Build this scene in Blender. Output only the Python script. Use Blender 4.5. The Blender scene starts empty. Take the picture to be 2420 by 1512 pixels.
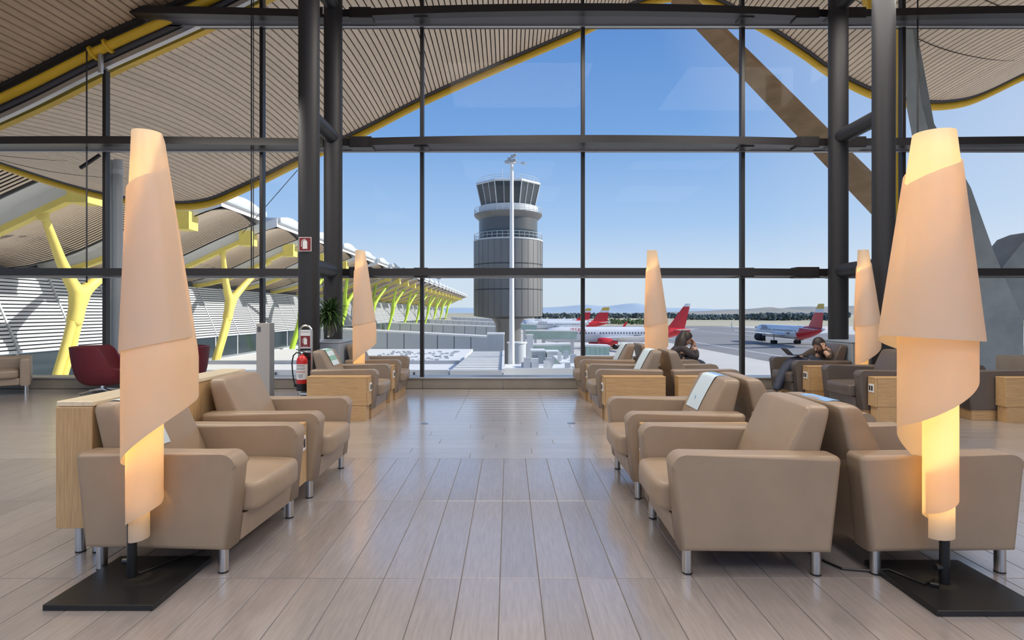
import bpy, bmesh, math, random
from mathutils import Vector, Matrix
random.seed(7)
PI = math.pi
scene = bpy.context.scene
COL = scene.collection
# ------------------------------------------------------------------ camera, sky, sun, added overhead fill lights, exposure
F, VX, VY, H = 1343.0, 1202.0, 738.0, 1.374          # focal (px of a 2420 wide frame), vanishing point, eye height
cam_d = bpy.data.cameras.new('camera')
cam_d.sensor_width = 36.0
cam_d.lens = 36.0 * F / 2420.0
cam_d.shift_x = (1210 - VX) / 2420.0
cam_d.shift_y = (VY - 756) / 2420.0
cam_d.clip_start, cam_d.clip_end = 0.05, 20000
cam = bpy.data.objects.new('camera', cam_d)
cam.location = (0, 0, H)
cam.rotation_euler = (PI / 2, 0, 0)
COL.objects.link(cam)
scene.camera = cam

SUN_DIR = Vector((0.86, 0.05, 0.47)).normalized()     # towards the sun
world = bpy.data.worlds.new('sky')
scene.world = world
world.use_nodes = True
nt = world.node_tree
nt.nodes.clear()
N = nt.nodes.new
tc = N('ShaderNodeTexCoord')
sep = N('ShaderNodeSeparateXYZ')
nt.links.new(tc.outputs['Generated'], sep.inputs[0])
ramp = N('ShaderNodeValToRGB')
cr = ramp.color_ramp
stops = [(0.0, (0.70, 0.79, 0.88, 1)), (0.06, (0.68, 0.79, 0.93, 1)), (0.15, (0.42, 0.62, 0.92, 1)),
         (0.30, (0.205, 0.41, 0.80, 1)), (0.48, (0.115, 0.275, 0.66, 1)), (1.0, (0.07, 0.18, 0.50, 1))]
while len(cr.elements) < len(stops):
    cr.elements.new(0.5)
for e, (p, c) in zip(cr.elements, stops):
    e.position, e.color = p, c
nt.links.new(sep.outputs['Z'], ramp.inputs[0])
dot = N('ShaderNodeVectorMath'); dot.operation = 'DOT_PRODUCT'
nt.links.new(tc.outputs['Generated'], dot.inputs[0])
dot.inputs[1].default_value = SUN_DIR
mr = N('ShaderNodeMapRange')
mr.inputs['From Min'].default_value, mr.inputs['From Max'].default_value = 0.45, 1.0
mr.inputs['To Min'].default_value, mr.inputs['To Max'].default_value = 0.0, 0.75
nt.links.new(dot.outputs['Value'], mr.inputs[0])
mx = N('ShaderNodeMix'); mx.data_type = 'RGBA'
nt.links.new(mr.outputs[0], mx.inputs[0])
nt.links.new(ramp.outputs[0], mx.inputs[6])
mx.inputs[7].default_value = (0.95, 0.97, 1.0, 1)
bg = N('ShaderNodeBackground'); bg.inputs[1].default_value = 1.0
wo = N('ShaderNodeOutputWorld')
nt.links.new(mx.outputs[2], bg.inputs[0])
nt.links.new(bg.outputs[0], wo.inputs[0])

sd = bpy.data.lights.new('sun', 'SUN')
sd.energy, sd.angle, sd.color = 5.6, 0.009, (1.0, 0.95, 0.88)
so = bpy.data.objects.new('sun', sd)
so.rotation_euler = SUN_DIR.to_track_quat('Z', 'Y').to_euler()
COL.objects.link(so)

for lx, ly, lz, sx, sy, e in [(-5.0, 7.8, 4.6, 2.5, 2.5, 130), (0.2, 8.0, 6.4, 3, 2.5, 230), (5.2, 7.8, 6.4, 3, 2.5, 200), (-5.5, 3.0, 5.2, 3, 3, 120), (0.0, 1.5, 6.2, 3, 3, 140), (5.5, 3.0, 6.2, 3, 3, 140),
                              (-5.5, -2.5, 5.2, 3, 3, 130), (0.5, -2.5, 6.2, 3, 3, 150), (6.0, -2.5, 6.2, 3, 3, 140)]:
    ld = bpy.data.lights.new('overhead_fill', 'AREA')  # unseen fill panels added overhead to brighten the room
    ld.shape, ld.size, ld.size_y, ld.energy, ld.color = 'RECTANGLE', sx, sy, e, (1.0, 0.93, 0.84)
    lo = bpy.data.objects.new('overhead_fill', ld)
    lo.location = (lx, ly, lz)
    COL.objects.link(lo)

vs = scene.view_settings
vs.view_transform, vs.look, vs.exposure, vs.gamma = 'Standard', 'None', 0.0, 1.0
vs.use_curve_mapping = False

# ------------------------------------------------------------------ helpers
def P(px, py, Y):
    return Vector(((px - VX) * Y / F, Y, H - (py - VY) * Y / F))

def mat(name, col, rough=0.5, metal=0.0, spec=0.5, var=0.0, scale=8.0, bump=0.0, stretch=(1, 1, 1), col2=None, island=0.0, emit=None, coat=0.0, noise='NOISE'):
    m = bpy.data.materials.new(name)
    m.use_nodes = True
    t = m.node_tree
    b = t.nodes['Principled BSDF']
    b.inputs['Base Color'].default_value = (*col, 1)
    b.inputs['Roughness'].default_value = rough
    b.inputs['Metallic'].default_value = metal
    b.inputs['Specular IOR Level'].default_value = spec
    b.inputs['Coat Weight'].default_value = coat
    b.inputs['Coat IOR'].default_value = 2.0
    b.inputs['Coat Roughness'].default_value = 0.16
    if emit:
        b.inputs['Emission Color'].default_value = (*emit[0], 1)
        b.inputs['Emission Strength'].default_value = emit[1]
    if var > 0 or bump > 0 or col2 or island:
        tcn = t.nodes.new('ShaderNodeTexCoord')
        mp = t.nodes.new('ShaderNodeMapping')
        mp.inputs['Scale'].default_value = stretch
        t.links.new(tcn.outputs['Object'], mp.inputs[0])
        vec = mp.outputs[0]
        oi = t.nodes.new('ShaderNodeObjectInfo')
        if island:
            ad = t.nodes.new('ShaderNodeVectorMath'); ad.operation = 'ADD'
            sc = t.nodes.new('ShaderNodeMath'); sc.operation = 'MULTIPLY'; sc.inputs[1].default_value = 37.0
            t.links.new(oi.outputs['Random'], sc.inputs[0])
            t.links.new(vec, ad.inputs[0]); t.links.new(sc.outputs[0], ad.inputs[1])
            vec = ad.outputs[0]
        nz = t.nodes.new('ShaderNodeTexNoise')
        nz.inputs['Scale'].default_value = scale
        nz.inputs['Detail'].default_value = 6.0
        nz.inputs['Roughness'].default_value = 0.6
        t.links.new(vec, nz.inputs['Vector'])
        c2 = col2 or tuple(max(0.0, c * (1 - var)) for c in col)
        rp = t.nodes.new('ShaderNodeValToRGB')
        rp.color_ramp.elements[0].position, rp.color_ramp.elements[1].position = 0.32, 0.68
        rp.color_ramp.elements[0].color = (*c2, 1)
        rp.color_ramp.elements[1].color = (*(min(1, c * (1 + var * 0.5)) for c in col), 1)
        t.links.new(nz.outputs[0], rp.inputs[0])
        out = rp.outputs[0]
        if island:
            hs = t.nodes.new('ShaderNodeHueSaturation')
            m2 = t.nodes.new('ShaderNodeMapRange')
            m2.inputs['To Min'].default_value, m2.inputs['To Max'].default_value = 1 - island, 1 + island
            t.links.new(oi.outputs['Random'], m2.inputs[0])
            t.links.new(m2.outputs[0], hs.inputs['Value'])
            t.links.new(out, hs.inputs['Color'])
            out = hs.outputs[0]
        t.links.new(out, b.inputs['Base Color'])
        if bump > 0:
            bp = t.nodes.new('ShaderNodeBump')
            bp.inputs['Strength'].default_value = bump
            bp.inputs['Distance'].default_value = 0.02
            t.links.new(nz.outputs[0], bp.inputs['Height'])
            t.links.new(bp.outputs[0], b.inputs['Normal'])
    return m

def glass_mat(name, tint, gloss=0.06, rough=0.0):
    m = bpy.data.materials.new(name); m.use_nodes = True
    t = m.node_tree; t.nodes.clear()
    tr = t.nodes.new('ShaderNodeBsdfTransparent'); tr.inputs[0].default_value = (*tint, 1)
    gl = t.nodes.new('ShaderNodeBsdfGlossy'); gl.inputs['Roughness'].default_value = rough
    fr = t.nodes.new('ShaderNodeFresnel'); fr.inputs[0].default_value = 1.3
    ml = t.nodes.new('ShaderNodeMath'); ml.operation = 'MULTIPLY'; ml.inputs[1].default_value = gloss
    t.links.new(fr.outputs[0], ml.inputs[0])
    mix = t.nodes.new('ShaderNodeMixShader')
    t.links.new(ml.outputs[0], mix.inputs[0]); t.links.new(tr.outputs[0], mix.inputs[1]); t.links.new(gl.outputs[0], mix.inputs[2])
    o = t.nodes.new('ShaderNodeOutputMaterial'); t.links.new(mix.outputs[0], o.inputs[0])
    return m

def shade_mat():
    m = bpy.data.materials.new('lamp_shade_sheet'); m.use_nodes = True
    t = m.node_tree; t.nodes.clear()
    df = t.nodes.new('ShaderNodeBsdfDiffuse'); df.inputs[0].default_value = (0.80, 0.74, 0.68, 1)
    tl = t.nodes.new('ShaderNodeBsdfTranslucent'); tl.inputs[0].default_value = (0.96, 0.86, 0.68, 1)
    gl = t.nodes.new('ShaderNodeBsdfGlossy'); gl.inputs['Roughness'].default_value = 0.35; gl.inputs[0].default_value = (1, 1, 1, 1)
    mix = t.nodes.new('ShaderNodeMixShader'); mix.inputs[0].default_value = 0.6
    m2 = t.nodes.new('ShaderNodeMixShader'); m2.inputs[0].default_value = 0.04
    t.links.new(df.outputs[0], mix.inputs[1]); t.links.new(tl.outputs[0], mix.inputs[2])
    t.links.new(mix.outputs[0], m2.inputs[1]); t.links.new(gl.outputs[0], m2.inputs[2])
    o = t.nodes.new('ShaderNodeOutputMaterial'); t.links.new(m2.outputs[0], o.inputs[0])
    return m

M = {}
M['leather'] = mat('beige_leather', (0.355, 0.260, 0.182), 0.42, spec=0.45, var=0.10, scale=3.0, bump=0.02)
M['leather_far'] = mat('backlit_beige_leather', (0.29, 0.225, 0.17), 0.40, spec=0.45, var=0.10, scale=3.0, bump=0.02)  # same beige leather, darkened so the backlit shade sits in its colour
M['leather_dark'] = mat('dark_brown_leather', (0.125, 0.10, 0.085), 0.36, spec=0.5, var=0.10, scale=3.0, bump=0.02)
M['steel'] = mat('brushed_steel', (0.62, 0.60, 0.57), 0.28, metal=1.0)
M['chrome'] = mat('chrome', (0.75, 0.76, 0.78), 0.12, metal=1.0)
M['oak'] = mat('oak_veneer', (0.58, 0.36, 0.17), 0.45, var=0.22, scale=5.0, stretch=(1.2, 6, 22))
M['oak_v'] = mat('oak_veneer_upright', (0.56, 0.36, 0.18), 0.45, var=0.22, scale=5.0, stretch=(24, 24, 1.0))
M['oak_pale'] = mat('pale_oak_top', (0.78, 0.66, 0.48), 0.28, var=0.14, scale=4.0, stretch=(9, 1.2, 9))
M['plank'] = mat('wood_look_tile', (0.350, 0.312, 0.303), 0.30, spec=0.6, coat=1.0, var=0.16, scale=5.0, stretch=(14, 1.1, 6), island=0.09, bump=0.015)
M['plank_x'] = mat('wood_look_tile_cross', (0.40, 0.365, 0.352), 0.30, spec=0.6, coat=1.0, var=0.12, scale=5.0, stretch=(1.1, 14, 6), island=0.07, bump=0.015)
M['grout'] = mat('grout', (0.16, 0.145, 0.14), 0.7)
M['black'] = mat('black_steel', (0.012, 0.012, 0.013), 0.34, spec=0.45)
M['frame'] = mat('dark_window_frame', (0.020, 0.017, 0.018), 0.38, spec=0.45)
M['column'] = mat('anthracite_column', (0.026, 0.026, 0.030), 0.52, spec=0.35)
M['alu'] = mat('aluminium_strip', (0.55, 0.55, 0.56), 0.35, metal=0.7)
M['sill'] = mat('taupe_sill', (0.27, 0.235, 0.195), 0.5, var=0.12, scale=3.0)
M['glass'] = glass_mat('clear_glass', (0.955, 0.97, 0.972), 0.14)
M['shade'] = shade_mat()
M['tube_light'] = mat('lit_tube', (1, 0.8, 0.5), 0.5, emit=((1.0, 0.66, 0.24), 4.5))
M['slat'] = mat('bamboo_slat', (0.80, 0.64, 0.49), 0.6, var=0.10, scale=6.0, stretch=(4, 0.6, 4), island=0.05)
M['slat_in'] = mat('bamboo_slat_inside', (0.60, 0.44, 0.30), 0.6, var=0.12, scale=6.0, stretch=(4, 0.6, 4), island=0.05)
M['dark_void'] = mat('dark_backing', (0.022, 0.018, 0.016), 0.8)
M['gutter'] = mat('grey_gutter', (0.10, 0.10, 0.12), 0.5)
M['yellow'] = mat('yellow_paint', (0.80, 0.50, 0.03), 0.45, var=0.06, scale=3)
M['yellow_pale'] = mat('yellow_green_paint', (0.82, 0.67, 0.17), 0.5, var=0.06, scale=2)
M['lime'] = mat('lime_paint', (0.45, 0.66, 0.06), 0.5, var=0.06, scale=2)
M['ochre'] = mat('dusty_ochre_paint', (0.44, 0.31, 0.19), 0.6, var=0.25, scale=1.2, stretch=(1, 1, 3))
M['concrete_grey'] = mat('grey_pylon_concrete', (0.33, 0.36, 0.38), 0.8, var=0.16, scale=1.6)
M['white'] = mat('white_paint', (0.80, 0.80, 0.79), 0.5)
M['roof_white'] = mat('white_roof_metal', (0.78, 0.77, 0.74), 0.45, var=0.06, scale=0.8)
M['louvre'] = mat('aluminium_louvre', (0.66, 0.67, 0.68), 0.4, metal=0.25)
M['dark_glass'] = mat('dark_glazing', (0.03, 0.045, 0.055), 0.12, spec=0.7)
M['panel_grey'] = mat('light_grey_panel', (0.52, 0.55, 0.58), 0.45, var=0.05, scale=0.5)
M['seam'] = mat('dark_seam', (0.05, 0.055, 0.06), 0.6)
M['green_glass'] = mat('green_tinted_glazing', (0.42, 0.56, 0.50), 0.2, spec=0.6, var=0.1, scale=1.0)
M['tower'] = mat('tower_grey_cladding', (0.20, 0.195, 0.19), 0.42, metal=0.35, var=0.12, scale=0.25, stretch=(1, 1, 0.2))
M['tower_lt'] = mat('tower_light_band', (0.62, 0.63, 0.64), 0.45)
M['rail'] = mat('galvanised_rail', (0.55, 0.57, 0.6), 0.5)
M['apron'] = mat('apron_concrete', (0.60, 0.57, 0.53), 0.85, var=0.08, scale=0.05)
M['asphalt'] = mat('taxiway_asphalt', (0.235, 0.23, 0.235), 0.9, var=0.18, scale=0.03, stretch=(0.35, 2.5, 1))
M['grass'] = mat('dry_grass', (0.46, 0.42, 0.30), 0.95, var=0.22, scale=0.01, stretch=(0.3, 3, 1))
M['tree'] = mat('haze_tinted_tree', (0.115, 0.15, 0.155), 0.95, var=0.4, scale=0.05)  # distance haze put into the leaf colour as blue-grey
M['hill'] = mat('haze_tinted_hill', (0.20, 0.23, 0.25), 0.95, var=0.25, scale=0.004, col2=(0.36, 0.31, 0.24))  # bluish grey of the hills is haze mixed into the colour
M['mountain'] = mat('haze_tinted_mountain', (0.36, 0.46, 0.57), 1.0)  # painted haze: the blue is the air in between
M['plane_white'] = mat('aircraft_white', (0.78, 0.79, 0.81), 0.3)
M['plane_red'] = mat('aircraft_red', (0.62, 0.02, 0.03), 0.35)
M['plane_gold'] = mat('aircraft_gold', (0.72, 0.46, 0.06), 0.4)
M['plane_grey'] = mat('aircraft_grey', (0.42, 0.43, 0.45), 0.4)
M['tyre'] = mat('tyre', (0.02, 0.02, 0.02), 0.8)
M['red_shell'] = mat('maroon_upholstery', (0.115, 0.010, 0.018), 0.6, spec=0.4, var=0.08, scale=20)
M['ext_red'] = mat('extinguisher_red', (0.55, 0.02, 0.02), 0.3)
M['sign_red'] = mat('sign_red', (0.20, 0.010, 0.016), 0.45)
M['label'] = mat('label_print', (0.72, 0.72, 0.70), 0.5, col2=(0.36, 0.33, 0.33), var=0.1, scale=40, stretch=(1, 1, 3))
M['leaf'] = mat('dark_green_leaf', (0.05, 0.11, 0.03), 0.45, var=0.4, scale=9)
M['stem'] = mat('pale_root', (0.42, 0.38, 0.28), 0.8)
M['cover'] = mat('pale_blue_headrest_paper', (0.62, 0.74, 0.82), 0.7, var=0.0)
M['cover_blue'] = mat('blue_headrest_print', (0.22, 0.42, 0.74), 0.7)
M['cover_teal'] = mat('teal_headrest_print', (0.25, 0.48, 0.42), 0.7)
M['kiosk'] = mat('kiosk_grey', (0.42, 0.40, 0.38), 0.45)
M['cabinet'] = mat('blue_grey_steel', (0.36, 0.42, 0.50), 0.4)
M['skin'] = mat('skin', (0.50, 0.29, 0.20), 0.55)
M['hair'] = mat('dark_brown_hair', (0.035, 0.024, 0.020), 0.5, var=0.4, scale=30, stretch=(6, 6, 1))
M['jeans'] = mat('dark_denim', (0.045, 0.055, 0.085), 0.8, var=0.25, scale=30)
M['shirt'] = mat('brown_shirt', (0.085, 0.062, 0.048), 0.8, var=0.25, scale=12)
M['maroon'] = mat('maroon_sleeve', (0.10, 0.035, 0.035), 0.8)
M['charcoal'] = mat('charcoal_jacket', (0.05, 0.042, 0.048), 0.8, var=0.3, scale=12)
M['shoe'] = mat('dark_shoe', (0.02, 0.02, 0.022), 0.6)

def tag(o, label=None, cat=None, group=None, kind=None):
    if label: o['label'] = label
    if cat: o['category'] = cat
    if group: o['group'] = group
    if kind: o['kind'] = kind
    return o

def empty(name, loc=(0, 0, 0), rz=0.0, label=None, cat=None, group=None, kind=None):
    o = bpy.data.objects.new(name, None)
    o.empty_display_size = 0.1
    COL.objects.link(o)
    o.location = loc
    o.rotation_euler = (0, 0, rz)
    return tag(o, label, cat, group, kind)

def link(name, me, parent=None, loc=None):
    o = bpy.data.objects.new(name, me)
    COL.objects.link(o)
    if parent is not None: o.parent = parent
    if loc is not None: o.location = loc
    return o

def copy_tree(o, parent=None):
    c = o.copy(); COL.objects.link(c)
    if parent is not None: c.parent = parent
    for ch in list(o.children): copy_tree(ch, c)
    return c

class MB:
    """collects shapes; build() links them as ONE mesh object"""
    def __init__(s): s.bm = bmesh.new(); s.mi = 0
    def _mark(s, faces):
        for f in faces: f.material_index = s.mi
    def face(s, pts):
        vs = [s.bm.verts.new(p) for p in pts]
        f = s.bm.faces.new(vs); f.material_index = s.mi
        return f
    def grid(s, rows, close_u=False, close_v=False, caps=False):
        V = [[s.bm.verts.new(p) for p in r] for r in rows]
        n, m = len(V), len(V[0])
        for i in range(n if close_u else n - 1):
            for j in range(m if close_v else m - 1):
                a, b, c, d = V[i][j], V[(i + 1) % n][j], V[(i + 1) % n][(j + 1) % m], V[i][(j + 1) % m]
                try:
                    f = s.bm.faces.new((a, b, c, d)); f.material_index = s.mi
                except ValueError: pass
        if caps:
            for r in (V[0][::-1], V[-1]):
                f = s.bm.faces.new(r); f.material_index = s.mi
        return V
    def box(s, x0, x1, y0, y1, z0, z1, bevel=0.0, seg=2):
        vs = [s.bm.verts.new((x, y, z)) for x in (x0, x1) for y in (y0, y1) for z in (z0, z1)]
        idx = [(0, 1, 3, 2), (4, 6, 7, 5), (0, 4, 5, 1), (2, 3, 7, 6), (0, 2, 6, 4), (1, 5, 7, 3)]
        fs = [s.bm.faces.new([vs[i] for i in q]) for q in idx]
        s._mark(fs)
        if bevel > 0:
            es = list({e for f in fs for e in f.edges})
            r = bmesh.ops.bevel(s.bm, geom=es, offset=bevel, segments=seg, profile=0.5, affect='EDGES')
            s._mark(r['faces'])
        return s
    def prism(s, pts, axis, a0, a1, bevel=0.0, seg=3):
        """extrude a closed 2-d outline along an axis ('x','y','z')"""
        def mk(p, a):
            if axis == 'y': return (p[0], a, p[1])
            if axis == 'x': return (a, p[0], p[1])
            return (p[0], p[1], a)
        A = [s.bm.verts.new(mk(p, a0)) for p in pts]
        B = [s.bm.verts.new(mk(p, a1)) for p in pts]
        n = len(pts)
        f1 = s.bm.faces.new(A); f2 = s.bm.faces.new(B[::-1])
        fs = [f1, f2]
        for i in range(n):
            fs.append(s.bm.faces.new((A[i], B[i], B[(i + 1) % n], A[(i + 1) % n])))
        s._mark(fs)
        if bevel > 0:
            es = list({e for f in (f1, f2) for e in f.edges})
            r = bmesh.ops.bevel(s.bm, geom=es, offset=bevel, segments=seg, profile=0.5, affect='EDGES')
            s._mark(r['faces'])
        return s
    def tube(s, pts, r, n=10, caps=True, up=None):
        pts = [Vector(p) for p in pts]
        rr = r if isinstance(r, (list, tuple)) else [r] * len(pts)
        rows = []
        prev = None
        for i, p in enumerate(pts):
            d = (pts[min(i + 1, len(pts) - 1)] - pts[max(i - 1, 0)]).normalized()
            if prev is None:
                a = Vector((0, 0, 1)) if abs(d.z) < 0.9 else Vector((1, 0, 0))
                u = d.cross(a).normalized()
            else:
                u = (prev - d * prev.dot(d)).normalized()
            prev = u
            v = d.cross(u)
            rows.append([p + (u * math.cos(2 * PI * k / n) + v * math.sin(2 * PI * k / n)) * rr[i] for k in range(n)])
        s.grid(rows, close_v=True, caps=caps)
        return s
    def lathe(s, prof, n=24, c=(0, 0, 0), caps=True):
        rows = [[(c[0] + r * math.cos(2 * PI * k / n), c[1] + r * math.sin(2 * PI * k / n), c[2] + z) for k in range(n)] for r, z in prof]
        s.grid(rows, close_v=True, caps=caps)
        return s
    def beam(s, p0, p1, w, h, up=(0, 0, 1)):
        """box beam from p0 to p1; w sideways, h along up; w/h may be (start, end)"""
        p0, p1 = Vector(p0), Vector(p1)
        d = (p1 - p0).normalized(); up = Vector(up)
        u = d.cross(up).normalized(); v = u.cross(d)
        w = w if isinstance(w, tuple) else (w, w); h = h if isinstance(h, tuple) else (h, h)
        rows = [[p + u * (sx * w[i] / 2) + v * (sy * h[i] / 2) for sx, sy in ((-1, -1), (1, -1), (1, 1), (-1, 1))] for i, p in enumerate((p0, p1))]
        s.grid(rows, close_v=True, caps=True)
        return s
    def ball(s, c, rx, ry=None, rz=None, n=12, m=8):
        ry = ry or rx; rz = rz or rx
        rows = []
        for i in range(m + 1):
            t = -PI / 2 + PI * i / m
            cr_ = max(math.cos(t), 0.02)
            rows.append([(c[0] + rx * cr_ * math.cos(2 * PI * k / n), c[1] + ry * cr_ * math.sin(2 * PI * k / n), c[2] + rz * math.sin(t)) for k in range(n)])
        s.grid(rows, close_v=True, caps=True)
        return s
    def cushion(s, c, hs, p=7.0, div=9, crown=0.0, fn=None):
        """soft rounded block (superellipsoid): centre c, half sizes hs"""
        start = len(s.bm.verts)
        verts = {}
        def get(q):
            k = tuple(round(a, 4) for a in q)
            if k not in verts:
                x, y, z = q
                nrm = (abs(x) ** p + abs(y) ** p + abs(z) ** p) ** (1 / p)
                x, y, z = x / nrm, y / nrm, z / nrm
                w = Vector((x * hs[0], y * hs[1], z * hs[2] + crown * z * (1 - x * x) * (1 - y * y)))
                if fn: w = Vector(fn(w))
                verts[k] = s.bm.verts.new(w + Vector(c))
            return verts[k]
        for ax in range(3):
            for sg in (-1, 1):
                for i in range(div):
                    for j in range(div):
                        qs = []
                        for di, dj in ((0, 0), (1, 0), (1, 1), (0, 1)):
                            u = math.sin((-1 + 2 * (i + di) / div) * PI / 2); v = math.sin((-1 + 2 * (j + dj) / div) * PI / 2)
                            q = [0, 0, 0]; q[ax] = sg; q[(ax + 1) % 3] = u; q[(ax + 2) % 3] = v
                            qs.append(get(q))
                        if sg < 0: qs.reverse()
                        try:
                            f = s.bm.faces.new(qs); f.material_index = s.mi
                        except ValueError: pass
        return s
    def mesh(s, name, mats, smooth=35):
        bmesh.ops.recalc_face_normals(s.bm, faces=s.bm.faces)
        me = bpy.data.meshes.new(name)
        s.bm.to_mesh(me); s.bm.free()
        for m_ in (mats if isinstance(mats, (list, tuple)) else [mats]): me.materials.append(m_)
        if smooth:
            me.polygons.foreach_set('use_smooth', [True] * len(me.polygons))
            me.set_sharp_from_angle(angle=math.radians(smooth))
        return me
    def mesh_wn(s, name, mats):
        """smooth mesh whose normals are weighted by face area, so broad flat sides stay flat"""
        me = s.mesh(name, mats, 0)
        me.polygons.foreach_set('use_smooth', [True] * len(me.polygons))
        acc = [Vector() for _ in me.vertices]
        for p in me.polygons:
            for v in p.vertices: acc[v] += p.normal * p.area
        me.normals_split_custom_set_from_vertices([tuple(a.normalized()) for a in acc])
        return me
    def build(s, name, mats, parent=None, smooth=35, loc=None):
        return link(name, s.mesh(name, mats, smooth), parent, loc)

def text_mesh(name, body, size, m, parent, loc, rot, depth=0.0, align='LEFT'):
    cu = bpy.data.curves.new(name, 'FONT')
    cu.body, cu.size, cu.extrude, cu.align_x = body, size, depth, align
    cu.resolution_u = 2
    tmp = bpy.data.objects.new('tmp_text', cu); COL.objects.link(tmp)
    dg = bpy.context.evaluated_depsgraph_get(); dg.update()
    me = bpy.data.meshes.new_from_object(tmp.evaluated_get(dg))
    bpy.data.objects.remove(tmp); bpy.data.curves.remove(cu)
    me.materials.clear(); me.materials.append(m)
    o = link(name, me, parent)
    o.location, o.rotation_euler = loc, rot
    return o

def skin(name, joints, edges, m, parent=None, sub=2, root=0):
    """one continuous limb surface grown round a joint graph: joints = [(x,y,z,r)]"""
    bm = bmesh.new()
    lay = bm.verts.layers.skin.verify()
    vs = []
    for i, j in enumerate(joints):
        v = bm.verts.new(j[:3]); v[lay].radius = (j[3], j[4] if len(j) > 4 else j[3]); v[lay].use_root = (i == root)
        vs.append(v)
    for a, b in edges: bm.edges.new((vs[a], vs[b]))
    me = bpy.data.meshes.new('tmp_skin'); bm.to_mesh(me); bm.free()
    o = bpy.data.objects.new('tmp_skin', me); COL.objects.link(o)
    sk = o.modifiers.new('skin', 'SKIN'); sk.use_smooth_shade = True; sk.branch_smoothing = 0.6
    ss = o.modifiers.new('sub', 'SUBSURF'); ss.levels = ss.render_levels = sub
    dg = bpy.context.evaluated_depsgraph_get(); dg.update()
    out = bpy.data.meshes.new_from_object(o.evaluated_get(dg))
    bpy.data.objects.remove(o); bpy.data.meshes.remove(me)
    out.name = name
    out.materials.clear(); out.materials.append(m)
    out.polygons.foreach_set('use_smooth', [True] * len(out.polygons))
    return link(name, out, parent)

def lerp_table(tab, x):
    if x <= tab[0][0]: return tab[0][1] + (x - tab[0][0]) * (tab[1][1] - tab[0][1]) / (tab[1][0] - tab[0][0])
    for (a, va), (b, vb) in zip(tab, tab[1:]):
        if x <= b:
            return va + (vb - va) * (x - a) / (b - a)
    a, b = tab[-2], tab[-1]
    return b[1] + (x - b[0]) * (b[1] - a[1]) / (b[0] - a[0])

def spline(tab):
    """smooth interpolation (Catmull-Rom on uneven knots) through (x, value) pairs"""
    xs = [t[0] for t in tab]; ys = [t[1] for t in tab]
    n = len(xs); d = [0] * n
    for i in range(n):
        a, b = max(i - 1, 0), min(i + 1, n - 1)
        d[i] = (ys[b] - ys[a]) / (xs[b] - xs[a])
    def f(x):
        if x <= xs[0]: return ys[0] + d[0] * (x - xs[0])
        if x >= xs[-1]: return ys[-1] + d[-1] * (x - xs[-1])
        for i in range(n - 1):
            if x <= xs[i + 1]:
                h = xs[i + 1] - xs[i]; t = (x - xs[i]) / h
                return ((1 + 2 * t) * (1 - t) ** 2 * ys[i] + t * (1 - t) ** 2 * h * d[i] + t * t * (3 - 2 * t) * ys[i + 1] + t * t * (t - 1) * h * d[i + 1])
    return f
# ------------------------------------------------------------------ the room: floor, sill, ceiling, glass wall
YG = 10.35                                             # plane of the glass wall
floor = empty('floor', kind='structure')
mb = MB(); mb.box(-14, 14, -6, 10.5, -0.30, -0.004)
mb.build('floor_bed', M['grout'], floor, smooth=0)
G = 0.0022
def plank_mesh(w, l, m):
    b = MB(); x, y = w / 2 - G, l / 2 - G
    b.box(-x, x, -y, y, -0.012, 0.0, bevel=0.0012, seg=1)
    return b.mesh('plank', m, 0)
pk, pkx = plank_mesh(0.2, 1.205, M['plank']), plank_mesh(1.2, 0.2, M['plank_x'])
X0 = -0.0303                                            # a joint between two planks (x 1170.4 at y 1083)
for r in range(3):
    yc = 5.348 - 1.205 * (r + 0.5)
    hw = int((yc + 0.7) * 0.95 / 0.2) + 1
    for k in range(-hw - 1, hw + 1):
        link('plank', pk, floor, (X0 - 0.0138 + 0.2 * (k + 0.5), yc, 0))
SH = [0.23, 0.83, 0.47, 1.07, 0.32, 0.92, 0.55, 0.14, 0.75, 0.41]
n_cross = 0
for r in range(10):                                     # cross laid, staggered
    yc = 5.350 + 0.2 * (r + 0.5)
    for k in range(-6, 6):
        link('plank', pkx, floor, (1.2 * k + SH[r] , yc, 0)); n_cross += 1
rest = MB()
def rest_plank(x, y, w, l):
    rest.box(x - w / 2 + G, x + w / 2 - G, y - l / 2 + G, y + l / 2 - G, -0.012, 0, 0.0012, 1)
for r in range(14):                                     # cross laid, joints in line, up to the sill
    for k in range(-8, 8):
        rest_plank(1.2 * k - 0.09, 7.350 + 0.2 * (r + 0.5), 1.2, 0.2)
for r in range(10):
    for k in (-9, -8, -7, 6, 7, 8):
        rest_plank(1.2 * k + SH[r], 5.350 + 0.2 * (r + 0.5), 1.2, 0.2)
tag(rest.build('tiles_towards_the_window', M['plank_x'], floor, 0), kind='stuff')
back = MB()
for r in range(3, 6):
    for k in range(-22, 22):
        back.box(X0 - 0.0138 + 0.2 * k + G, X0 - 0.0138 + 0.2 * (k + 1) - G, 5.348 - 1.205 * (r + 1) + G, 5.348 - 1.205 * r - G, -0.012, 0)
tag(back.build('tiles_behind_the_view', M['plank'], floor, 0), kind='stuff')

sill = empty('baseboard_front', kind='structure')
for k in range(-9, 9):
    b = MB(); b.box(1.45 * k - 0.1 + 0.003, 1.45 * (k + 1) - 0.1 - 0.003, 10.24, 10.56, 0.0, 0.175, 0.004, 1)
    b.build('sill_panel', M['sill'], sill)
b = MB(); b.box(-13.1, 12.94, 10.22, 10.62, 0.178, 0.205, 0.004, 1)
b.build('sill_cap', M['alu'], sill)

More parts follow.
